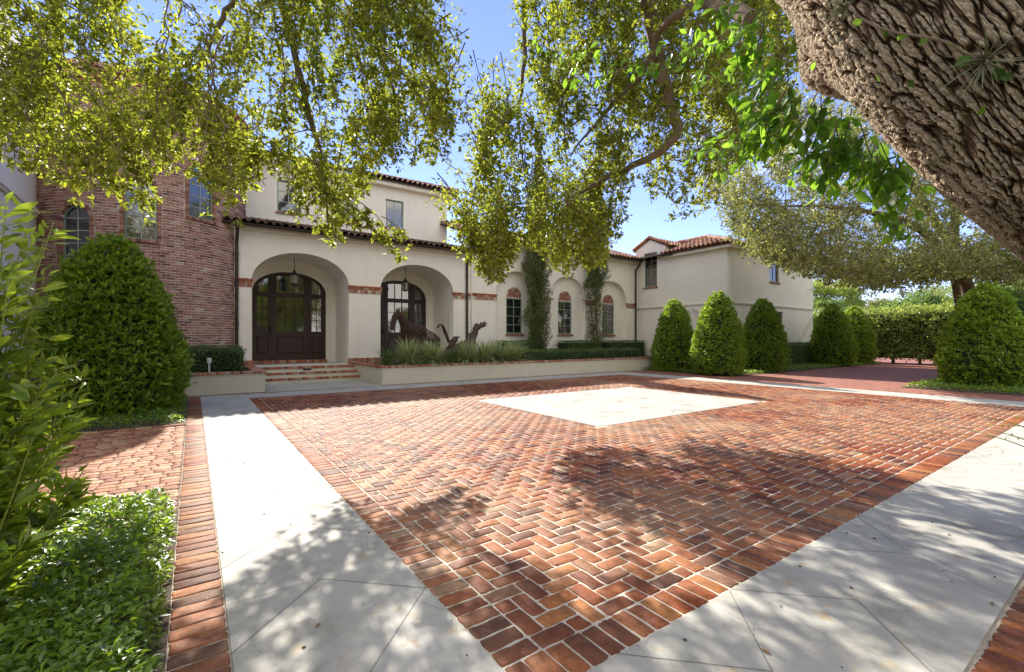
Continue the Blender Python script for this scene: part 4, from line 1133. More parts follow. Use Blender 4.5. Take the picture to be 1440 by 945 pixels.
for k, (x, y, s_) in enumerate(((5.35,14.9,.7),(5.95,14.55,1.05),(6.75,14.55,1.0),(7.65,14.7,.72),(8.15,14.5,1.0),(8.9,14.55,1.02),(9.65,14.6,1.0),(10.35,14.7,.95))):
    grass_clump((x, y, .5), 620 if s_ > .8 else 330, 1.0*s_, M['grass_leaf'] if s_ > .75 else M['dark_leaf'], gl[k], 'striped grass clumps in the long planter', 20+k)
hedge('low_hedge', 10.5, 14.6, .5, 17.75, 15.6, .93, 14000, .05, M['dark_leaf'], 'long low clipped dark hedge inside the right planter', bumpy=.02)
for k, (x0, x1) in enumerate(((11.2, 13.35), (14.75, 16.7), (17.7, 20.6))):
    hedge('box_shrub', x0, 16.5, .5, x1, 17.35, 1.30, 5000, .05, M['dark_leaf'], ['dark boxy shrub under the arched window nearest the porch','dark boxy shrub under the middle arched window','dark boxy shrub under the arched window nearest the wing'][k], 'shrub', 'box shrubs under the arched windows', bumpy=.02)
hedge('porch_hedge', -1.6, 15.2, .5, 1.15, 16.5, 1.12, 9000, .055, M['dark_leaf'], 'dark low clipped hedge in the left planter below the brick tower', bumpy=.04)

# two narrow cypresses trained up the wall
def cypress(loc, h, seed, label, sparse=0):
    g = np.random.default_rng(seed); root = empty('cypress_tree', loc)
    q = MB(); pts = [(g.normal()*.03, g.normal()*.03, z) for z in np.linspace(0, h*.96, 10)]; q.tube(pts, list(np.linspace(.075,.01,10)), 8)
    if sparse:
        for k in range(26):
            z = g.uniform(.4, 3.2); a = g.random()*6.28; l = g.uniform(.25,.6); q.tube([(0,0,z),(math.cos(a)*l*.6,math.sin(a)*l*.6,z+l*.5),(math.cos(a)*l,math.sin(a)*l,z+l*1.0)], [.014,.009,.003], 5)
    q.build('trunk', M['branch'], root)
    n = 34000; u = g.random(n)
    prof = np.interp(u, [0,.05,.2,.45,.7,.9,1], [.55,.8,1,.95,.85,.65,.05])*.47
    a = g.random(n)*6.283
    lump = np.array([noise.noise(Vector((math.cos(x)*1.6+seed, math.sin(x)*1.6, y_*h*1.3))) for x, y_ in zip(a, u)])
    if sparse:
        kp = ~((u < .36) & (g.random(n) < .72)); u, a, lump, prof = u[kp], a[kp], lump[kp], prof[kp]; n = len(u)
    rr = prof*(1+lump*1.5)*(1-g.random(n)**1.6*.75)
    P = np.stack([rr*np.cos(a), rr*np.sin(a), .12+u*h+g.normal(0,.05,n)], axis=1)
    D = np.stack([np.cos(a)*.35, np.sin(a)*.35, np.full(n,.9)], axis=1)+g.normal(size=(n,3))*.35
    lv = Leaves(); L_ = .11*g.uniform(.5,1.3,n); lv.add(P, D, g.normal(size=(n,3)), L_, L_*.36); lv.build('foliage', M['cyp_leaf'], root)
    tag(root, label, 'tree', 'cypresses between the arched windows'); return root
cypress((13.25, 16.9, .5), 9.3, 1, 'dense narrow cypress right of the first arched window')
cypress((17.1, 16.9, .5), 9.6, 2, 'narrow cypress with sparse bare lower trunk right of the middle arched window', sparse=1)

# ================================================================= TOPIARY AND BEDS
cone_bush('cone_topiary', (-1.27, 11.45, 0), 1.14, 3.3, 34000, .105, M['cone_leaf'], 'largest bullet-shaped bush, close by, before the round brick tower', 'bullet-shaped clipped bushes', 11)
protoc = cone_bush('cone_topiary', (17.2, 10.25, 0), .97, 3.25, 20000, .10, M['cone_leaf'], 'tallest bright bullet-shaped bush, middle of the three before the wing corner', 'bullet-shaped clipped bushes', 12)
for (x, y, s_, sz, rz, lb) in ((17.85, 12.75, .95, .97, 1.2, 'bullet-shaped bush beside the end of the planter wall, path light at its foot'),
                    (20.6, 10.2, .98, .965, 2.7, 'bullet-shaped bush below the wing wall, rightmost of the three together'),
                    (28.0, 10.2, 1.05, 1.0, 4.1, 'shaded bullet-shaped bush past the wing, beside the driveway'),
                    (31.2, 10.3, 1.03, 1.0, 5.0, 'bullet-shaped bush half hidden behind another at the driveway, before the tall hedge')):
    c_ = copy_tree(protoc); c_.location = (x, y, 0); c_.scale = (s_, s_, sz); c_.rotation_euler = (0, 0, rz); c_['label'] = lb
cone_bush('loose_bush', (19.1, 3.05, 0), 1.02, 2.95, 26000, .105, M['cone_leaf'], 'broad loose leafy bush, sunlit on its left side, at the right of the driveway', 'broad bushes right of the driveway', 15, p=1.45, lumps=.10)
cone_bush('loose_bush', (22.6, 3.0, 0), 1.35, 3.0, 20000, .10, M['dark_leaf'], 'dark shaded bush behind the broad leafy bush at the right', 'broad bushes right of the driveway', 16, p=2.2, lumps=.14)
hedge('wing_hedge', 21.6, 11.0, 0, 32.0, 11.9, 1.15, 16000, .06, M['dark_leaf'], 'waist-high clipped hedge along the foot of the white wing', bumpy=.03)
# ground covers
def ground_cover(name, regs, n, ll, mat, zt, hum=.05, aspect=.5, seed=1):
    g = np.random.default_rng(seed); lv = Leaves(); A = [(r_[2]-r_[0])*(r_[3]-r_[1]) for r_ in regs]; tot = sum(A)
    for r_, ar_ in zip(regs, A):
        k = int(n*ar_/tot); x = g.uniform(r_[0], r_[2], k); y = g.uniform(r_[1], r_[3], k)
        ed = np.minimum.reduce([x-r_[0], r_[2]-x, y-r_[1], r_[3]-y]); z = zt*np.clip(ed/.10+.15, .15, 1)**.6
        z = z+np.array([noise.noise(Vector((a*2.3, b2*2.3, seed)))+.5*noise.noise(Vector((a*7, b2*7, seed))) for a, b2 in zip(x, y)])*hum
        z = np.maximum(.01, z*(1-g.random(k)**2*.7)+g.normal(0,.008,k))
        P = np.stack([x,y,z], axis=1); D = g.normal(size=P.shape); D[:,2] = D[:,2]*.45+.15
        Nn = np.array([0,0,1.0])+g.normal(size=P.shape)*.38; L_ = ll*g.uniform(.6,1.3,k); lv.add(P, D, Nn, L_, L_*aspect)
    o = lv.build(name, mat); return tag(o, kind='stuff')
ground_cover('groundcover', [(-2.6,1.9,-.13,4.6)], 42000, .045, M['cover_leaf'], .24, .05)
ground_cover('groundcover', [(-4.2,9.3,-.13,13.6)], 22000, .045, M['cover_leaf'], .12, .04, seed=2)
ground_cover('groundcover', [(16.8,9.45,33,11.0),(16.8,11.0,21.0,14.0),(16.95,1.0,26,4.4),(16.95,-2.5,32,1.0)], 60000, .07, M['cover_leaf'], .12, .04, seed=3)

# tall hedge at the property edge, its stems showing at the foot
th = empty('boundary_hedge', (34, 4, 0)); lv = Leaves(); g_ = np.random.default_rng(9)
leaf_box(lv, -.8, -16, .2, 1.2, 16, 3.05, 60000, .13, g=g_, faces=('top','left'), bumpy=.13)
lv.build('foliage', M['hedge_leaf'], th)
q = MB(); q.bevbox((-.6,-15.9,.32), (1.1,15.9,2.9), .1); q.build('foliage_shade_core', M['core'], th)
for k in range(26):
    q = MB(); y = -15.5+k*1.22; q.tube([(-.1,y,0),(-.1+random.uniform(-.1,.1),y,.4),(.1,y+random.uniform(-.2,.2),.9)], [.09,.07,.05], 7); q.build('trunk', M['branch'], th)
tag(th, 'tall clipped boundary hedge behind the driveway with stems bare at the foot', 'hedge')
tag(sheet('road', 35.5, -60, 43, 60, -.07, simple('asphalt', (.30,.30,.30), .9)), kind='structure')

# path lights in the beds
def path_light(loc, label):
    root = empty('path_light', loc); q = MB(); q.tube([(0,0,0),(0,0,.42)], .012, 8); q.build('stem', M['brass'], root)
    q = MB(); q.lathe([(.02,.40),(.10,.42),(.105,.428),(.05,.455),(.012,.48)], 14); q.build('shade', M['brass'], root)
    tag(root, label, 'garden light', 'garden path lights')
path_light((16.95, 11.6, .02), 'brass mushroom path light before the bush nearest the planter')
path_light((23.0, 10.1, .02), 'brass mushroom path light before the waist-high hedge')
q = MB(); q.tube([(.35,14.9,.5),(.35,14.9,.78)], .02, 8); q.lathe([(.05,.76),(.055,.80),(.055,.88),(.03,.90)], 10, TY(.35,14.9,0))
tag(q.build('spotlight', M['whitep']), 'small pale garden spotlight in front of the left planter hedge', 'garden light')
# thin guy wires by the wing
q = MB(); q.tube([(24.4,10.6,.9),(26.4,8.6,6.0)], .009, 5); q.tube([(24.6,10.6,.9),(27.1,8.6,6.1)], .007, 5)
tag(q.build('guy_wires', M['black']), 'two thin slanting guy wires in front of the wing wall', 'wire')

# ================================================================= THE BIG OAK
oak = empty('oak_tree', (4.3, -.6, 0)); oak.location = (0,0,0)
tag(oak, 'huge old oak with rough bark trunk at the upper right and drooping leafy boughs', 'tree')
ax = [(5.4,-1.2,-.1),(4.9,-.8,.8),(4.1,-.35,1.75),(3.4,.05,2.25),(2.98,.38,2.9),(2.9,.85,4.0),(3.1,1.5,5.4),(3.3,2.3,7.0)]
ar_ = [.9,.75,.60,.55,.62,.64,.5,.42]
NA, NL = 560, 1300
pts = polypts(ax, NL); rads = np.interp(np.linspace(0,1,NL), np.linspace(0,1,len(ax)), ar_)
Vv = np.zeros((NL, NA+1, 3)); UVv = np.zeros((NL, NA+1, 2)); prev = None; acc = 0
for i, p_ in enumerate(pts):
    d = (pts[min(i+1,NL-1)]-pts[max(i-1,0)]).normalized()
    a = Vector((1,-1,.2)) if prev is None else prev
    a = (a-d*a.dot(d)).normalized(); prev = a; b2 = d.cross(a)
    if i: acc += (pts[i]-pts[i-1]).length
    th_ = np.linspace(0, 2*math.pi, NA+1)
    rr = rads[i]*(1+.05*np.sin(th_*3+i*.006)+.035*np.sin(th_*5-i*.004+1))
    # a swelling collar on the camera side where an old limb came off
    dirs = np.cos(th_)[:,None]*np.array(a)+np.sin(th_)[:,None]*np.array(b2)
    Vv[i] = np.array(p_)+dirs*rr[:,None]
    UVv[i,:,0] = th_/(2*math.pi)*4.0; UVv[i,:,1] = acc
# bulges in world space
def bulge(c, amp, s):
    global Vv
    d2 = ((Vv-np.array(c))**2).sum(axis=2); ctr = np.array(pts)[:,None,:]; out_ = Vv-ctr; out_ /= np.linalg.norm(out_, axis=2, keepdims=True)
    Vv = Vv+out_*(amp*np.exp(-d2/(2*s*s)))[:,:,None]
bulge(at(1150, 110, 2.68), .20, .15); bulge(at(1210, 215, 2.8), -.05, .16); bulge(at(1350, 310, 2.7), .06, .25); bulge(at(1090, 10, 3.0), .05, .25)
idx = np.arange(NL*(NA+1)).reshape(NL, NA+1)
F = np.stack([idx[:-1,:-1], idx[:-1,1:], idx[1:,1:], idx[1:,:-1]], axis=-1).reshape(-1,4)
mesh_np('trunk', Vv.reshape(-1,3), F, M['bark'], oak, smooth=True, uv=UVv.reshape(-1,2))
# limbs (thick ones run out above the picture, thinner ones hang into it)
limbs = [
 ([(3.2,1.8,6.2),(2.6,4.2,7.6),(1.6,6.2,8.2),(.2,7.8,8.0),(-1.6,8.8,7.2)], [.34,.26,.2,.14,.07]),
 ([(3.3,2.3,7.0),(4.2,5.0,9.6),(5.2,7.6,11.0),(5.8,9.8,12.0)], [.34,.25,.18,.08]),
 ([(3.1,1.2,4.8),(4.6,3.2,6.8),(6.4,5.2,8.6),(8.2,6.6,10.2)], [.28,.2,.15,.07]),
 ([tuple(at(905,-60,6.8)), tuple(at(922,60,6.9)), tuple(at(942,150,7.1)), tuple(at(948,195,7.2)), tuple(at(880,238,7.6)), tuple(at(815,272,8.0)), tuple(at(772,322,8.2))], [.12,.10,.09,.075,.05,.04,.015]),
 ([tuple(at(1050,25,4.2)), tuple(at(990,5,5.2)), tuple(at(930,40,6.4)), tuple(at(905,100,7.0)), tuple(at(850,160,7.6)), tuple(at(800,220,8.0))], [.07,.06,.05,.04,.03,.012]),
 ([tuple(at(380,-80,6.6)), tuple(at(405,40,6.7)), tuple(at(432,150,6.8)), tuple(at(452,225,6.9)), tuple(at(462,320,7.0))], [.06,.05,.045,.03,.01]),
 ([tuple(at(60,-60,5.6)), tuple(at(80,30,5.6)), tuple(at(85,100,5.6)), tuple(at(140,150,5.7)), tuple(at(190,230,5.8))], [.045,.035,.03,.02,.008]),
 ([tuple(at(350,-40,6.2)), tuple(at(300,50,6.2)), tuple(at(275,110,6.2)), tuple(at(262,180,6.3))], [.035,.03,.02,.008]),
 ([tuple(at(540,-60,7.4)), tuple(at(530,60,7.4)), tuple(at(560,150,7.4)), tuple(at(548,220,7.5))], [.045,.035,.02,.008]),
 ([tuple(at(735,-40,8.2)), tuple(at(738,80,8.2)), tuple(at(730,170,8.3)), tuple(at(745,300,8.4))], [.045,.035,.02,.008]),
]
for (P_, r_) in limbs:
    q = MB(); pp = polypts(P_, 26); rr = np.interp(np.linspace(0,1,26), np.linspace(0,1,len(r_)), r_)
    pp = [p_+Vector(rng.normal(0, .012+float(a)*.06, 3)) for p_, a in zip(pp, rr)]
    q.tube(pp, list(rr), 10); q.build('limb', M['branch'], oak, smooth=True)
# bottom outline of the hanging foliage as seen in the photograph
cont = [(-120,250),(0,228),(40,232),(80,250),(110,275),(135,262),(160,225),(190,285),(205,308),(225,245),(265,240),(300,262),(325,296),(350,240),(385,200),(410,225),(428,318),(450,338),(475,332),(495,285),(515,245),(550,228),(575,228),(598,222),(625,225),(650,195),(668,120),(676,-40)]
cont2 = [(640,330),(650,345),(648,345),(672,380),(695,398),(725,350),(760,352),(790,385),(820,375),(850,385),(872,300),(900,262),(935,290),(965,330),(990,290),(1030,235),(1060,230),(1100,220)]
def cy_(c, x): return float(np.interp(x, [a for a, _ in c], [b2 for _, b2 in c]))
lvO = Leaves(); brO = MB(); g_ = np.random.default_rng(42)
def fill(c, x0, x1, n, t0, t1, leafn, ll, ytop=-140, hang=.14, lenr=(.7,1.5), thin=None):
    k = 0
    while k < n:
        x = g_.uniform(x0, x1); yb = cy_(c, x)
        y = yb-abs(g_.normal())*14 if g_.random() < hang else g_.uniform(ytop, yb)
        if thin and g_.random() < thin(x, y): continue
        t = g_.uniform(t0, t1); E = at(x, y, t); ln = g_.uniform(*lenr)
        strand(lvO, brO, E, ln, (g_.normal()*.35, g_.normal()*.35), int(leafn*g_.uniform(.6,1.4)), ll, rad=.009, side=.30, g=g_)
        k += 1
def thinL(x, y):     # sky windows in the left mass
    if 330 < x < 410 and 40 < y < 240: return .72
    if 185 < x < 305 and 20 < y < 140: return .75
    if 0 < x < 130 and -40 < y < 90: return .35
    if 600 < x < 670 and y < 30: return .6
    if 55 < x < 340 and y > 150: return .3
    return 0
def thinC(x, y):
    if x < 728-72*max(0, y)/300: return 1
    if 640 < x < 760 and y < 150 : return .45
    if x > 860 and y > 200: return .45
    if 760 < x < 850 and 150 < y < 260: return .35
    return 0
fill(cont, -110, 330, 165, 4.6, 5.9, 225, .068, thin=thinL)
fill(cont, 330, 632, 135, 5.6, 7.4, 235, .074, thin=thinL)
fill(cont, 400, 632, 60, 6.6, 8.4, 235, .076, thin=thinL)
fill(cont2, 655, 880, 225, 7.2, 9.6, 240, .080, thin=thinC)
fill(cont2, 850, 1100, 110, 6.4, 9.0, 190, .09, thin=thinC)
for (x, y, t) in ((203,300,5.6),(180,270,5.6),(150,262,5.5),(350,262,6.0),(360,245,6.1),(465,335,7.0),(450,320,7.0),(505,320,7.0),(522,322,7.1),(560,362,7.2),(578,348,7.2),(545,338,7.2),(530,330,7.3),(60,215,5.4),(20,225,5.3),(110,275,5.5),(300,290,6.0),(325,290,6.1),(700,392,8.0),(800,380,8.6),(845,380,8.8),(665,360,8.2)):
    strand(lvO, brO, at(x, y, t), *((g_.uniform(.35,.6), (-.45, .1)) if 490 < x < 600 else (g_.uniform(.8,1.2), (g_.normal()*.25, g_.normal()*.25))), 110 if 490 < x < 600 else 250, .088, side=.18 if 490 < x < 600 else .3, g=g_)
for k in range(46):     # thin hanging sprays right of the crooked limb
    x_ = g_.uniform(850,1035); strand(lvO, brO, at(x_, g_.uniform(150, np.interp(x_,[850,900,950,1035],[385,270,335,250])), g_.uniform(7.0,9.0)), g_.uniform(.7,1.2), (g_.normal()*.2, g_.normal()*.2), 150, .078, side=.2, g=g_)
for k in range(34):
    strand(lvO, brO, at(g_.uniform(985,1125), g_.uniform(-60,170), g_.uniform(5.0,7.5)), g_.uniform(.5,.9), (g_.normal()*.2, g_.normal()*.2), 150, .085, g=g_)
# foliage above the frame whose shade falls on the paving by the trunk
for k in range(150):
    E = Vector((g_.uniform(1.0, 9.5), g_.uniform(3.5, 9.5), g_.uniform(6.2, 8.6)))
    f_ = E.x*sA+E.y*cA
    if HY-FPX*(E.z-CH)/f_ > -70: continue
    strand(lvO, brO, E, g_.uniform(.8,1.6), (g_.normal()*.4, g_.normal()*.4), 150, .085, g=g_)
lvO.build('crown', M['oak_leaf'], oak); brO.build('branches', M['branch'], oak)

# ---------------- vine with broad leaves hanging off the trunk
vine = empty('hanging_vine', (0,0,0)); lvV = Leaves(True); q = MB(); g_ = np.random.default_rng(8)
def vine_spray(A, B, n, ll, sag=.12, spread=.10):
    A, B = Vector(A), Vector(B); mid = (A+B)/2+Vector((0,0,-sag)); pp = polypts([A, mid, B], 12); q.tube(pp, list(np.linspace(.0035,.0015,12)), 5, cap=False)
    u = g_.random(n)*.85+.15; P = np.array([list(pp[min(11, int(x*11))]) for x in u])+g_.normal(0, spread*.35, (n,3))
    D = np.array(list((B-A).normalized()))*.35+g_.normal(size=(n,3))*.55+np.array([0,0,-.55]); Nn = g_.normal(size=(n,3))*.6+np.array([-.3,-.5,.5])
    for j in range(n): q.tube([pp[min(11, int(u[j]*11))], P[j]], .0014, 3, cap=False)
    L_ = ll*g_.uniform(.6,1.25,n); lvV.add(P, D, Nn, L_, L_*.52)
vs_list = [((1150,130,3.0),(1120,175,3.0)),((1190,160,3.0),(1165,215,3.0)),((1225,190,3.0),(1205,245,3.0)),((1255,215,3.0),(1240,262,3.0)),((1285,245,2.9),(1270,290,2.9)),((1120,110,3.0),(1075,160,3.1)),((1105,60,3.1),(1060,110,3.2)),((1090,20,3.2),(1050,70,3.3)),((1080,40,3.22),(1000,15,3.50)),((1090,120,3.08),(1020,190,3.64)),((1110,130,3.08),(960,210,4.06)),((1120,130,2.94),(1050,215,3.50)),((1150,150,2.94),(1090,240,3.36)),((1190,170,2.80),(1150,255,3.22)),
           ((1200,180,2.80),(1240,235,3.08)),((1180,165,2.87),(1190,230,3.08)),((1080,60,3.22),(960,120,4.06)),((1075,20,3.36),(900,60,4.48)),((1000,60,3.92),(860,90,5.04)),((940,70,4.34),(770,110,5.60)),((880,70,4.76),(740,60,5.88)),
           ((1090,90,3.22),(1010,130,3.64)),((1130,140,2.94),(1060,170,3.36)),((1230,215,2.80),(1260,230,2.94)),((1210,190,2.80),(1120,190,3.22)),((1040,10,3.50),(1000,-20,3.50)),((1100,120,3.08),(1010,250,3.78)),((1130,150,3.08),(1080,190,3.36))]
for (a, b2) in vs_list:
    for r_ in range(2): vine_spray(at(*a)+Vector(g_.normal(0,.03,3)), at(*b2)+Vector(g_.normal(0,.06,3)), 15, .10)
# runner creeping over the bark with single leaves
for k in range(14):
    x, y = g_.uniform(1130,1430), g_.uniform(60,330); 
lvV.build('leaves', M['vine_leaf'], vine); q.build('stems', M['branch'], vine)
tag(vine, 'broad-leaved bright green vine hanging from the underside of the oak trunk', 'vine')

# air plant on the trunk: spiky grey-green rosette, set on the bark facing the camera
from mathutils.bvhtree import BVHTree
def on_trunk(px, py):
    d = Vector(ray(px, py)).normalized(); o_ = Vector((0,0,CH))
    hit = TB.ray_cast(o_, d); return hit[0], hit[1]
TB = BVHTree.FromPolygons([tuple(v) for v in Vv[::6, ::6].reshape(-1,3)], [tuple(int(x) for x in f) for f in (lambda I: np.stack([I[:-1,:-1], I[:-1,1:], I[1:,1:], I[1:,:-1]], axis=-1).reshape(-1,4))(np.arange(Vv[::6,::6].shape[0]*Vv[::6,::6].shape[1]).reshape(Vv[::6,::6].shape[:2]))])
def air_plant(px, py, n, ln, label):
    h_, nr = on_trunk(px, py)
    if h_ is None: return
    cdir = (Vector((0,0,CH))-h_).normalized()
    if nr.dot(cdir) < 0: nr = -nr
    root = empty('air_plant', h_); g = np.random.default_rng(int(px)); q_ = MB()
    for k in range(n):
        d = (Vector(g.normal(size=3))+nr*1.1).normalized(); l = ln*g.uniform(.5,1.1); e_ = Vector(g.normal(size=3))*.5+Vector((0,0,-.25))
        pp = [d*l*s+e_*l*.35*s*s+nr*.015 for s in (0,.3,.6,.85,1)]; q_.tube(pp, [.0035,.003,.0022,.0014,.0006], 4, cap=False)
    q_.build('blades', M['air'], root); tag(root, label, 'air plant', 'air plants on the oak trunk')
air_plant(1385, 85, 60, .13, 'spiky grey-green air plant on the trunk, the largest one, right side')
air_plant(1190, 12, 40, .09, 'small tufted air plant at the top edge of the trunk')
0 and air_plant(1245, 10, 30, .08, 'smaller air plant tuft at the top edge of the trunk, right of the other tuft')
# ivy runner: stem over bark with round leaves
rv = empty('ivy_runner', (0,0,0)); q = MB(); lvR = Leaves(True); got = []
for (a, b2, n) in (((1210,20),(1440,105),40),):
    pp = []
    for k in range(n):
        f_ = k/(n-1); h_, nr = on_trunk(a[0]+(b2[0]-a[0])*f_, a[1]+(b2[1]-a[1])*f_+math.sin(f_*9)*6)
        if h_ is None: continue
        cdir = (Vector((0,0,CH))-h_).normalized(); nr = nr if nr.dot(cdir) > 0 else -nr
        pp.append(h_+nr*.035)
        if k % 5 == 2:
            got.append((h_+nr*.045, nr))
    if len(pp) > 2: q.tube(pp, .0055, 6)
for (px, py) in ((1195,85),(1243,100),(1285,110),(1388,145),(1340,275),(1160,78)):
    h_, nr = on_trunk(px, py)
    if h_ is not None:
        cdir = (Vector((0,0,CH))-h_).normalized(); nr = nr if nr.dot(cdir) > 0 else -nr; got.append((h_+nr*.045, nr))
P = np.array([list(p_) for p_, _ in got]); NN = np.array([list(n_) for _, n_ in got]); L_ = rng.uniform(.03,.055,len(P))
lvR.add(P, rng.normal(size=P.shape)*.6+NN*.2+np.array([0,0,-.5]), NN+rng.normal(size=P.shape)*.3, L_, L_*.75)
q.build('stem', M['branch'], rv); lvR.build('leaves', M['vine_leaf'], rv)
tag(rv, 'thin woody ivy runner with a few round leaves creeping over the trunk bark', 'vine')

# ================================================================= SECOND OAK OVER THE DRIVEWAY
oak2 = empty('oak_tree', (0,0,0)); lv2 = Leaves(); br2 = MB(); g_ = np.random.default_rng(77)
q = MB(); tb = at(1372, 470, 19.5); tb.z = 0
tp = [tb, tb+Vector((-.3,.3,1.4)), tb+Vector((.1,.1,2.7)), tb+Vector((-.5,.2,3.8)), tb+Vector((-.8,.5,5.2)), tb+Vector((-1.2,.4,7))]
q.tube(polypts([tuple(v) for v in tp], 18), list(np.linspace(.34,.14,18)), 12); q.build('trunk', M['branch'], oak2, smooth=True)
q = MB()
for (P_, r_) in (([tb+Vector((-.5,.2,3.8)), at(1290,320,18), at(1180,292,17), at(1080,290,16.5)], [.2,.14,.08,.02]),
                 ([tb+Vector((-.8,.5,5.2)), at(1260,240,18), at(1150,230,18)], [.18,.1,.03]),
                 ([tb+Vector((.1,.1,2.7)), at(1400,395,20), at(1392,360,20), at(1420,300,20)], [.16,.12,.1,.05]),
                 ([tb+Vector((-.3,.3,1.4)), at(1345,408,19), at(1335,380,18.5), at(1300,330,18)], [.16,.13,.1,.04])):
    q.tube(polypts([tuple(v) for v in P_], 14), list(np.interp(np.linspace(0,1,14), np.linspace(0,1,len(r_)), r_)), 8)
q.build('limbs', M['branch'], oak2, smooth=True)
cont3 = [(980,215),(1000,270),(1030,325),(1060,352),(1090,372),(1120,385),(1160,392),(1200,400),(1240,410),(1280,402),(1320,395),(1360,388),(1400,405),(1440,400),(1560,400)]
for k in range(560):
    x = g_.uniform(1005, 1520); yb = cy_(cont3, x); yt = 170
    y = yb-abs(g_.normal())*10 if g_.random() < .35 else g_.uniform(yt, yb)
    t = g_.uniform(14.5, 21); strand(lv2, br2, at(x, y, t), g_.uniform(.9,1.7), (g_.normal()*.6, g_.normal()*.6), 270, .11, rad=.014, side=.62, g=g_)
lv2.build('crown', M['far_leaf'], oak2); br2.build('branches', M['branch'], oak2)
tag(oak2, 'grey-green fine-leaved oak arching over the brick driveway beside the wing', 'tree')

# ================================================================= BACKGROUND BEYOND THE HEDGE
def bg_tree(name, loc, h, rx, rz_, n, ll, mat, label, seed, cat='tree', group='trees beyond the tall hedge', clumps=26, trunk=True):
    g = np.random.default_rng(seed); root = empty(name, loc); q = MB(); q.tube([(0,0,0),(.1,0,h*.35),(0,.1,h*.6)], [.22,.17,.1], 8)
    cc = rand_dirs(clumps, g)*g.random((clumps,1))**.33*np.array([rx,rx,rz_])*.8+np.array([0,0,h-rz_])
    for c in cc[:10]: q.tube([(0,.05,h*.45), tuple((c+np.array([0,0,h*.45]))/2), tuple(c)], [.1,.06,.02], 5)
    q.build('trunk', M['branch'], root); lv = Leaves()
    k = n//clumps
    for c in cc:
        P = c+rand_dirs(k, g)*(g.random((k,1))**.4)*np.array([rx,rx,rz_])*g.uniform(.24,.42); 
        L_ = ll*g.uniform(.6,1.3,k); lv.add(P, g.normal(size=P.shape)+np.array([0,0,-.3]), g.normal(size=P.shape)+np.array([0,0,.7]), L_, L_*.5)
    lv.build('crown', mat, root); tag(root, label, cat, group); return root
bgl = [(1160, 52, 9.0, 4.0, 3.0, 'hedge_leaf', 'low green tree beyond the hedge right next to the wing corner'),
       (1215, 60, 7.4, 4.5, 2.8, 'far_leaf', 'pale grey-green tree above the neighbour roof'),
       (1275, 46, 6.6, 3.6, 2.6, 'palm_leaf', 'bright light-green bushy tree beyond the hedge centre'),
       (1320, 66, 9.5, 5.5, 3.6, 'far_leaf', 'tall hazy grey-green tree far behind the hedge'),
       (1385, 52, 8.6, 5.0, 3.5, 'hedge_leaf', 'dark olive tree behind the twisted oak stems'),
       (1450, 44, 8.0, 4.0, 3.0, 'palm_leaf', 'bright green tree at the right edge beyond the hedge'),
       (1520, 50, 9.5, 5.0, 3.6, 'hedge_leaf', 'green tree at the far right edge behind the bright one')]
for k, (px, t, h, rx, rz_, mm, lb) in enumerate(bgl):
    p_ = at(px, HY, t); bg_tree('background_tree', (p_.x, p_.y, 0), h, rx, rz_, 12000, .26, M[mm], lb, 100+k)
for k, (x, y, h, rx) in enumerate(((-16,-19,7,4.5),(-8,-20,7.5,5),(0,-19,6.5,4.5),(8,-21,8,5.5),(17,-20,7,5),(27,-19,7.5,5))):
    bg_tree('garden_tree', (x, y, 0), h, rx, h*.47, 16000, .34, M['oak_leaf'], 'leafy tree across the street, mirrored in the door and window glass', 200+k, group='trees mirrored in the glass')
# palm by the wing corner
def palm(px, t, h, label, seed):
    p_ = at(px, HY, t); root = empty('palm_tree', (p_.x, p_.y, 0)); g = np.random.default_rng(seed); q = MB()
    q.tube([(0,0,0),(.1,0,h*.5),(0,0,h)], [.16,.12,.10], 10); q.build('trunk', M['branch'], root)
    lv = Leaves(); q = MB()
    for k in range(16):
        a = g.random()*6.28; e_ = g.uniform(.1,1.2); l = g.uniform(1.7,2.3); pp = []
        for s in np.linspace(0,1,12): 
            r_ = l*s*math.cos(e_*.6); z = h+l*s*math.sin(e_)-l*.9*s*s; pp.append(Vector((math.cos(a)*r_, math.sin(a)*r_, z)))
        q.tube(pp, [.02]*6+[.01]*6, 4, cap=False)
        P = []; D = []
        for i in range(1, 12):
            tg = (pp[i]-pp[i-1]).normalized(); sd_ = tg.cross(Vector((0,0,1))).normalized()
            for j in range(4):
                b3 = pp[i-1].lerp(pp[i], j/4)
                for sg in (-1,1): P.append(list(b3)); D.append(list(sd_*sg+tg*.5+Vector((0,0,-.35+g.normal()*.15))))
        P = np.array(P); D = np.array(D); L_ = np.full(len(P), .5)*g.uniform(.7,1.1,len(P)); lv.add(P, D, np.tile([0,0,1.], (len(P),1)), L_, L_*.10)
    q.build('frond_stems', M['twig'], root); lv.build('fronds', M['palm_leaf'], root); tag(root, label, 'palm', 'palms beyond the tall hedge')
palm(1160, 42, 4.6, 'feathery palm by the wing corner beyond the hedge', 1); palm(1305, 40, 4.0, 'pale feathery palm behind the middle of the hedge', 2); palm(1182, 40, 3.9, 'feathery palm before the tan neighbour wall', 3)
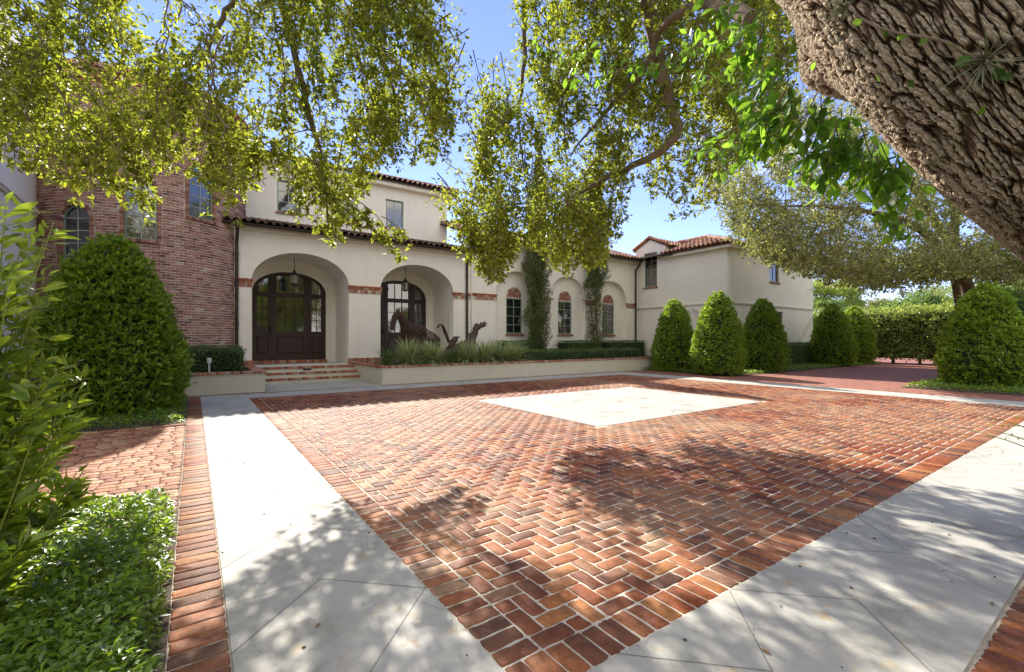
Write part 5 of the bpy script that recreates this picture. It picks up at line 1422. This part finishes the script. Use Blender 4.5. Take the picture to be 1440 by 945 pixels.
# neighbour house
nb = empty('neighbour_house', (0,0,0)); p0 = at(1195, HY, 48); q = MB(); q.box((p0.x-6, p0.y-6, 0), (p0.x+9, p0.y+9, 3.3)); q.build('wall', simple('tan_stucco', (.52,.40,.26), .9), nb)
q = MB(); zc = 3.3; a = [(p0.x-6.6,p0.y-6.6,zc),(p0.x+9.6,p0.y-6.6,zc),(p0.x+9.6,p0.y+9.6,zc),(p0.x-6.6,p0.y+9.6,zc),(p0.x-.5,p0.y+1.5,zc+1.5),(p0.x+3.5,p0.y+1.5,zc+1.5)]
q.add(a, [(0,1,5,4),(1,2,5),(2,3,4,5),(3,0,4),(3,2,1,0)]); q.build('roof', simple('grey_shingle', (.34,.34,.34), .9, bmp=.3), nb)
q = MB(); q.box((p0.x-6.03, p0.y-2, 1), (p0.x-6.001, p0.y, 2.4)); q.box((p0.x-6.03, p0.y+2, 1), (p0.x-6.001, p0.y+3.2, 2.4)); q.build('window', M['glass'], nb)
tag(nb, 'low tan house with grey hipped roof seen over the tall hedge', 'house')

# ================================================================= FOREGROUND SHRUB AT THE LEFT EDGE
fs = empty('foreground_shrub', (-1.0, 3.12, 0)); lvF = Leaves(True); q = MB(); g_ = np.random.default_rng(31)
for k in range(190):
    a = g_.random()*6.283; rad_ = g_.uniform(.12,.62)*(1.0); h_ = g_.uniform(.45, 2.1)
    taper = 1.0 if h_ < 1.5 else .72
    tip = Vector((math.cos(a)*rad_*taper, math.sin(a)*rad_*taper, h_)); bs = Vector((math.cos(a)*.12, math.sin(a)*.12, .0))
    pp = polypts([bs, bs.lerp(tip, .5)+Vector((g_.normal()*.05, g_.normal()*.05, .1)), tip], 10); q.tube(pp, list(np.linspace(.007,.002,10)), 5, cap=False)
    n = 52; u = 1-g_.random(n)**1.2*.85; P = np.array([list(pp[min(9,int(x*9))].lerp(pp[min(9,int(x*9)+1)], x*9-int(x*9))) for x in u])
    out_ = np.array([math.cos(a), math.sin(a), .15]); ang = g_.random(n)*6.283
    D = np.stack([np.cos(ang), np.sin(ang), g_.uniform(-.1,.9,n)], axis=1)+out_*.45
    P = P+unit(D)*.02; L_ = .092*g_.uniform(.5,1.25,n); lvF.add(P, D+np.array([0,0,.25]), np.array([0,0,.8])+g_.normal(size=(n,3))*.75, L_, L_*.34)
lvF.build('leaves', M['fg_leaf'], fs); q.build('stems', M['twig'], fs)
tag(fs, 'tall glossy-leaved shrub with long yellow-green leaves at the left edge', 'shrub')
# bare mulch patch and low twigs at the right edge
tw = empty('low_twigs', (0,0,0)); q = MB(); lvT = Leaves(True); g_ = np.random.default_rng(13)
for (a, b2) in (((1500,625,4.0),(1372,582,4.4)),((1500,612,4.0),(1395,598,4.2)),((1480,640,3.8),(1400,606,4.1)),((1500,600,4.0),(1425,588,4.1)),((1490,650,3.8),(1360,604,4.3))):
    pp = polypts([at(*a), (at(*a)+at(*b2))/2+Vector((0,0,.03)), at(*b2)], 10); q.tube(pp, list(np.linspace(.007,.002,10)), 5)
    P = np.array([list(p_) for p_ in pp[5:]]); lvT.add(P, g_.normal(size=P.shape), g_.normal(size=P.shape), np.full(len(P), .03), np.full(len(P), .01))
q.build('stems', M['twig'], tw); lvT.build('leaves', M['fg_leaf'], tw); tag(tw, 'thin green twigs reaching over the bricks at the right edge', 'twig')
# bits of bark and seed litter over the paving
dbq = MB(); g_ = np.random.default_rng(23)
for k in range(420):
    x, y = g_.uniform(.1, 13.5), g_.uniform(.55, 11.5)**1.0; a = g_.random()*3.1; l = g_.uniform(.002,.008); w2 = l*g_.uniform(.3,.8)
    dbq.box((-l,-w2,.001), (l,w2,.006), Matrix.Translation((x,y,.0015)) @ Matrix.Rotation(a,4,'Z'))
tag(dbq.build('litter', simple('dark_litter', (.07,.045,.03), .9, var=.5)), kind='stuff')
# fallen leaves
lf = Leaves(True); n = 150; g_ = np.random.default_rng(17)
P = np.stack([g_.uniform(-.1, 14, n)**1.0, g_.uniform(.5, 12, n), np.full(n, .006)], axis=1); D = g_.normal(size=(n,3)); D[:,2] = 0
L_ = g_.uniform(.02,.05,n); lf.add(P, D, np.tile([0,0,1.],(n,1))+g_.normal(size=(n,3))*.1, L_, L_*.4, droop=.02)
tag(lf.build('fallen_leaves', simple('dry_leaf', (.22,.13,.06), .8, var=.5)), kind='stuff')
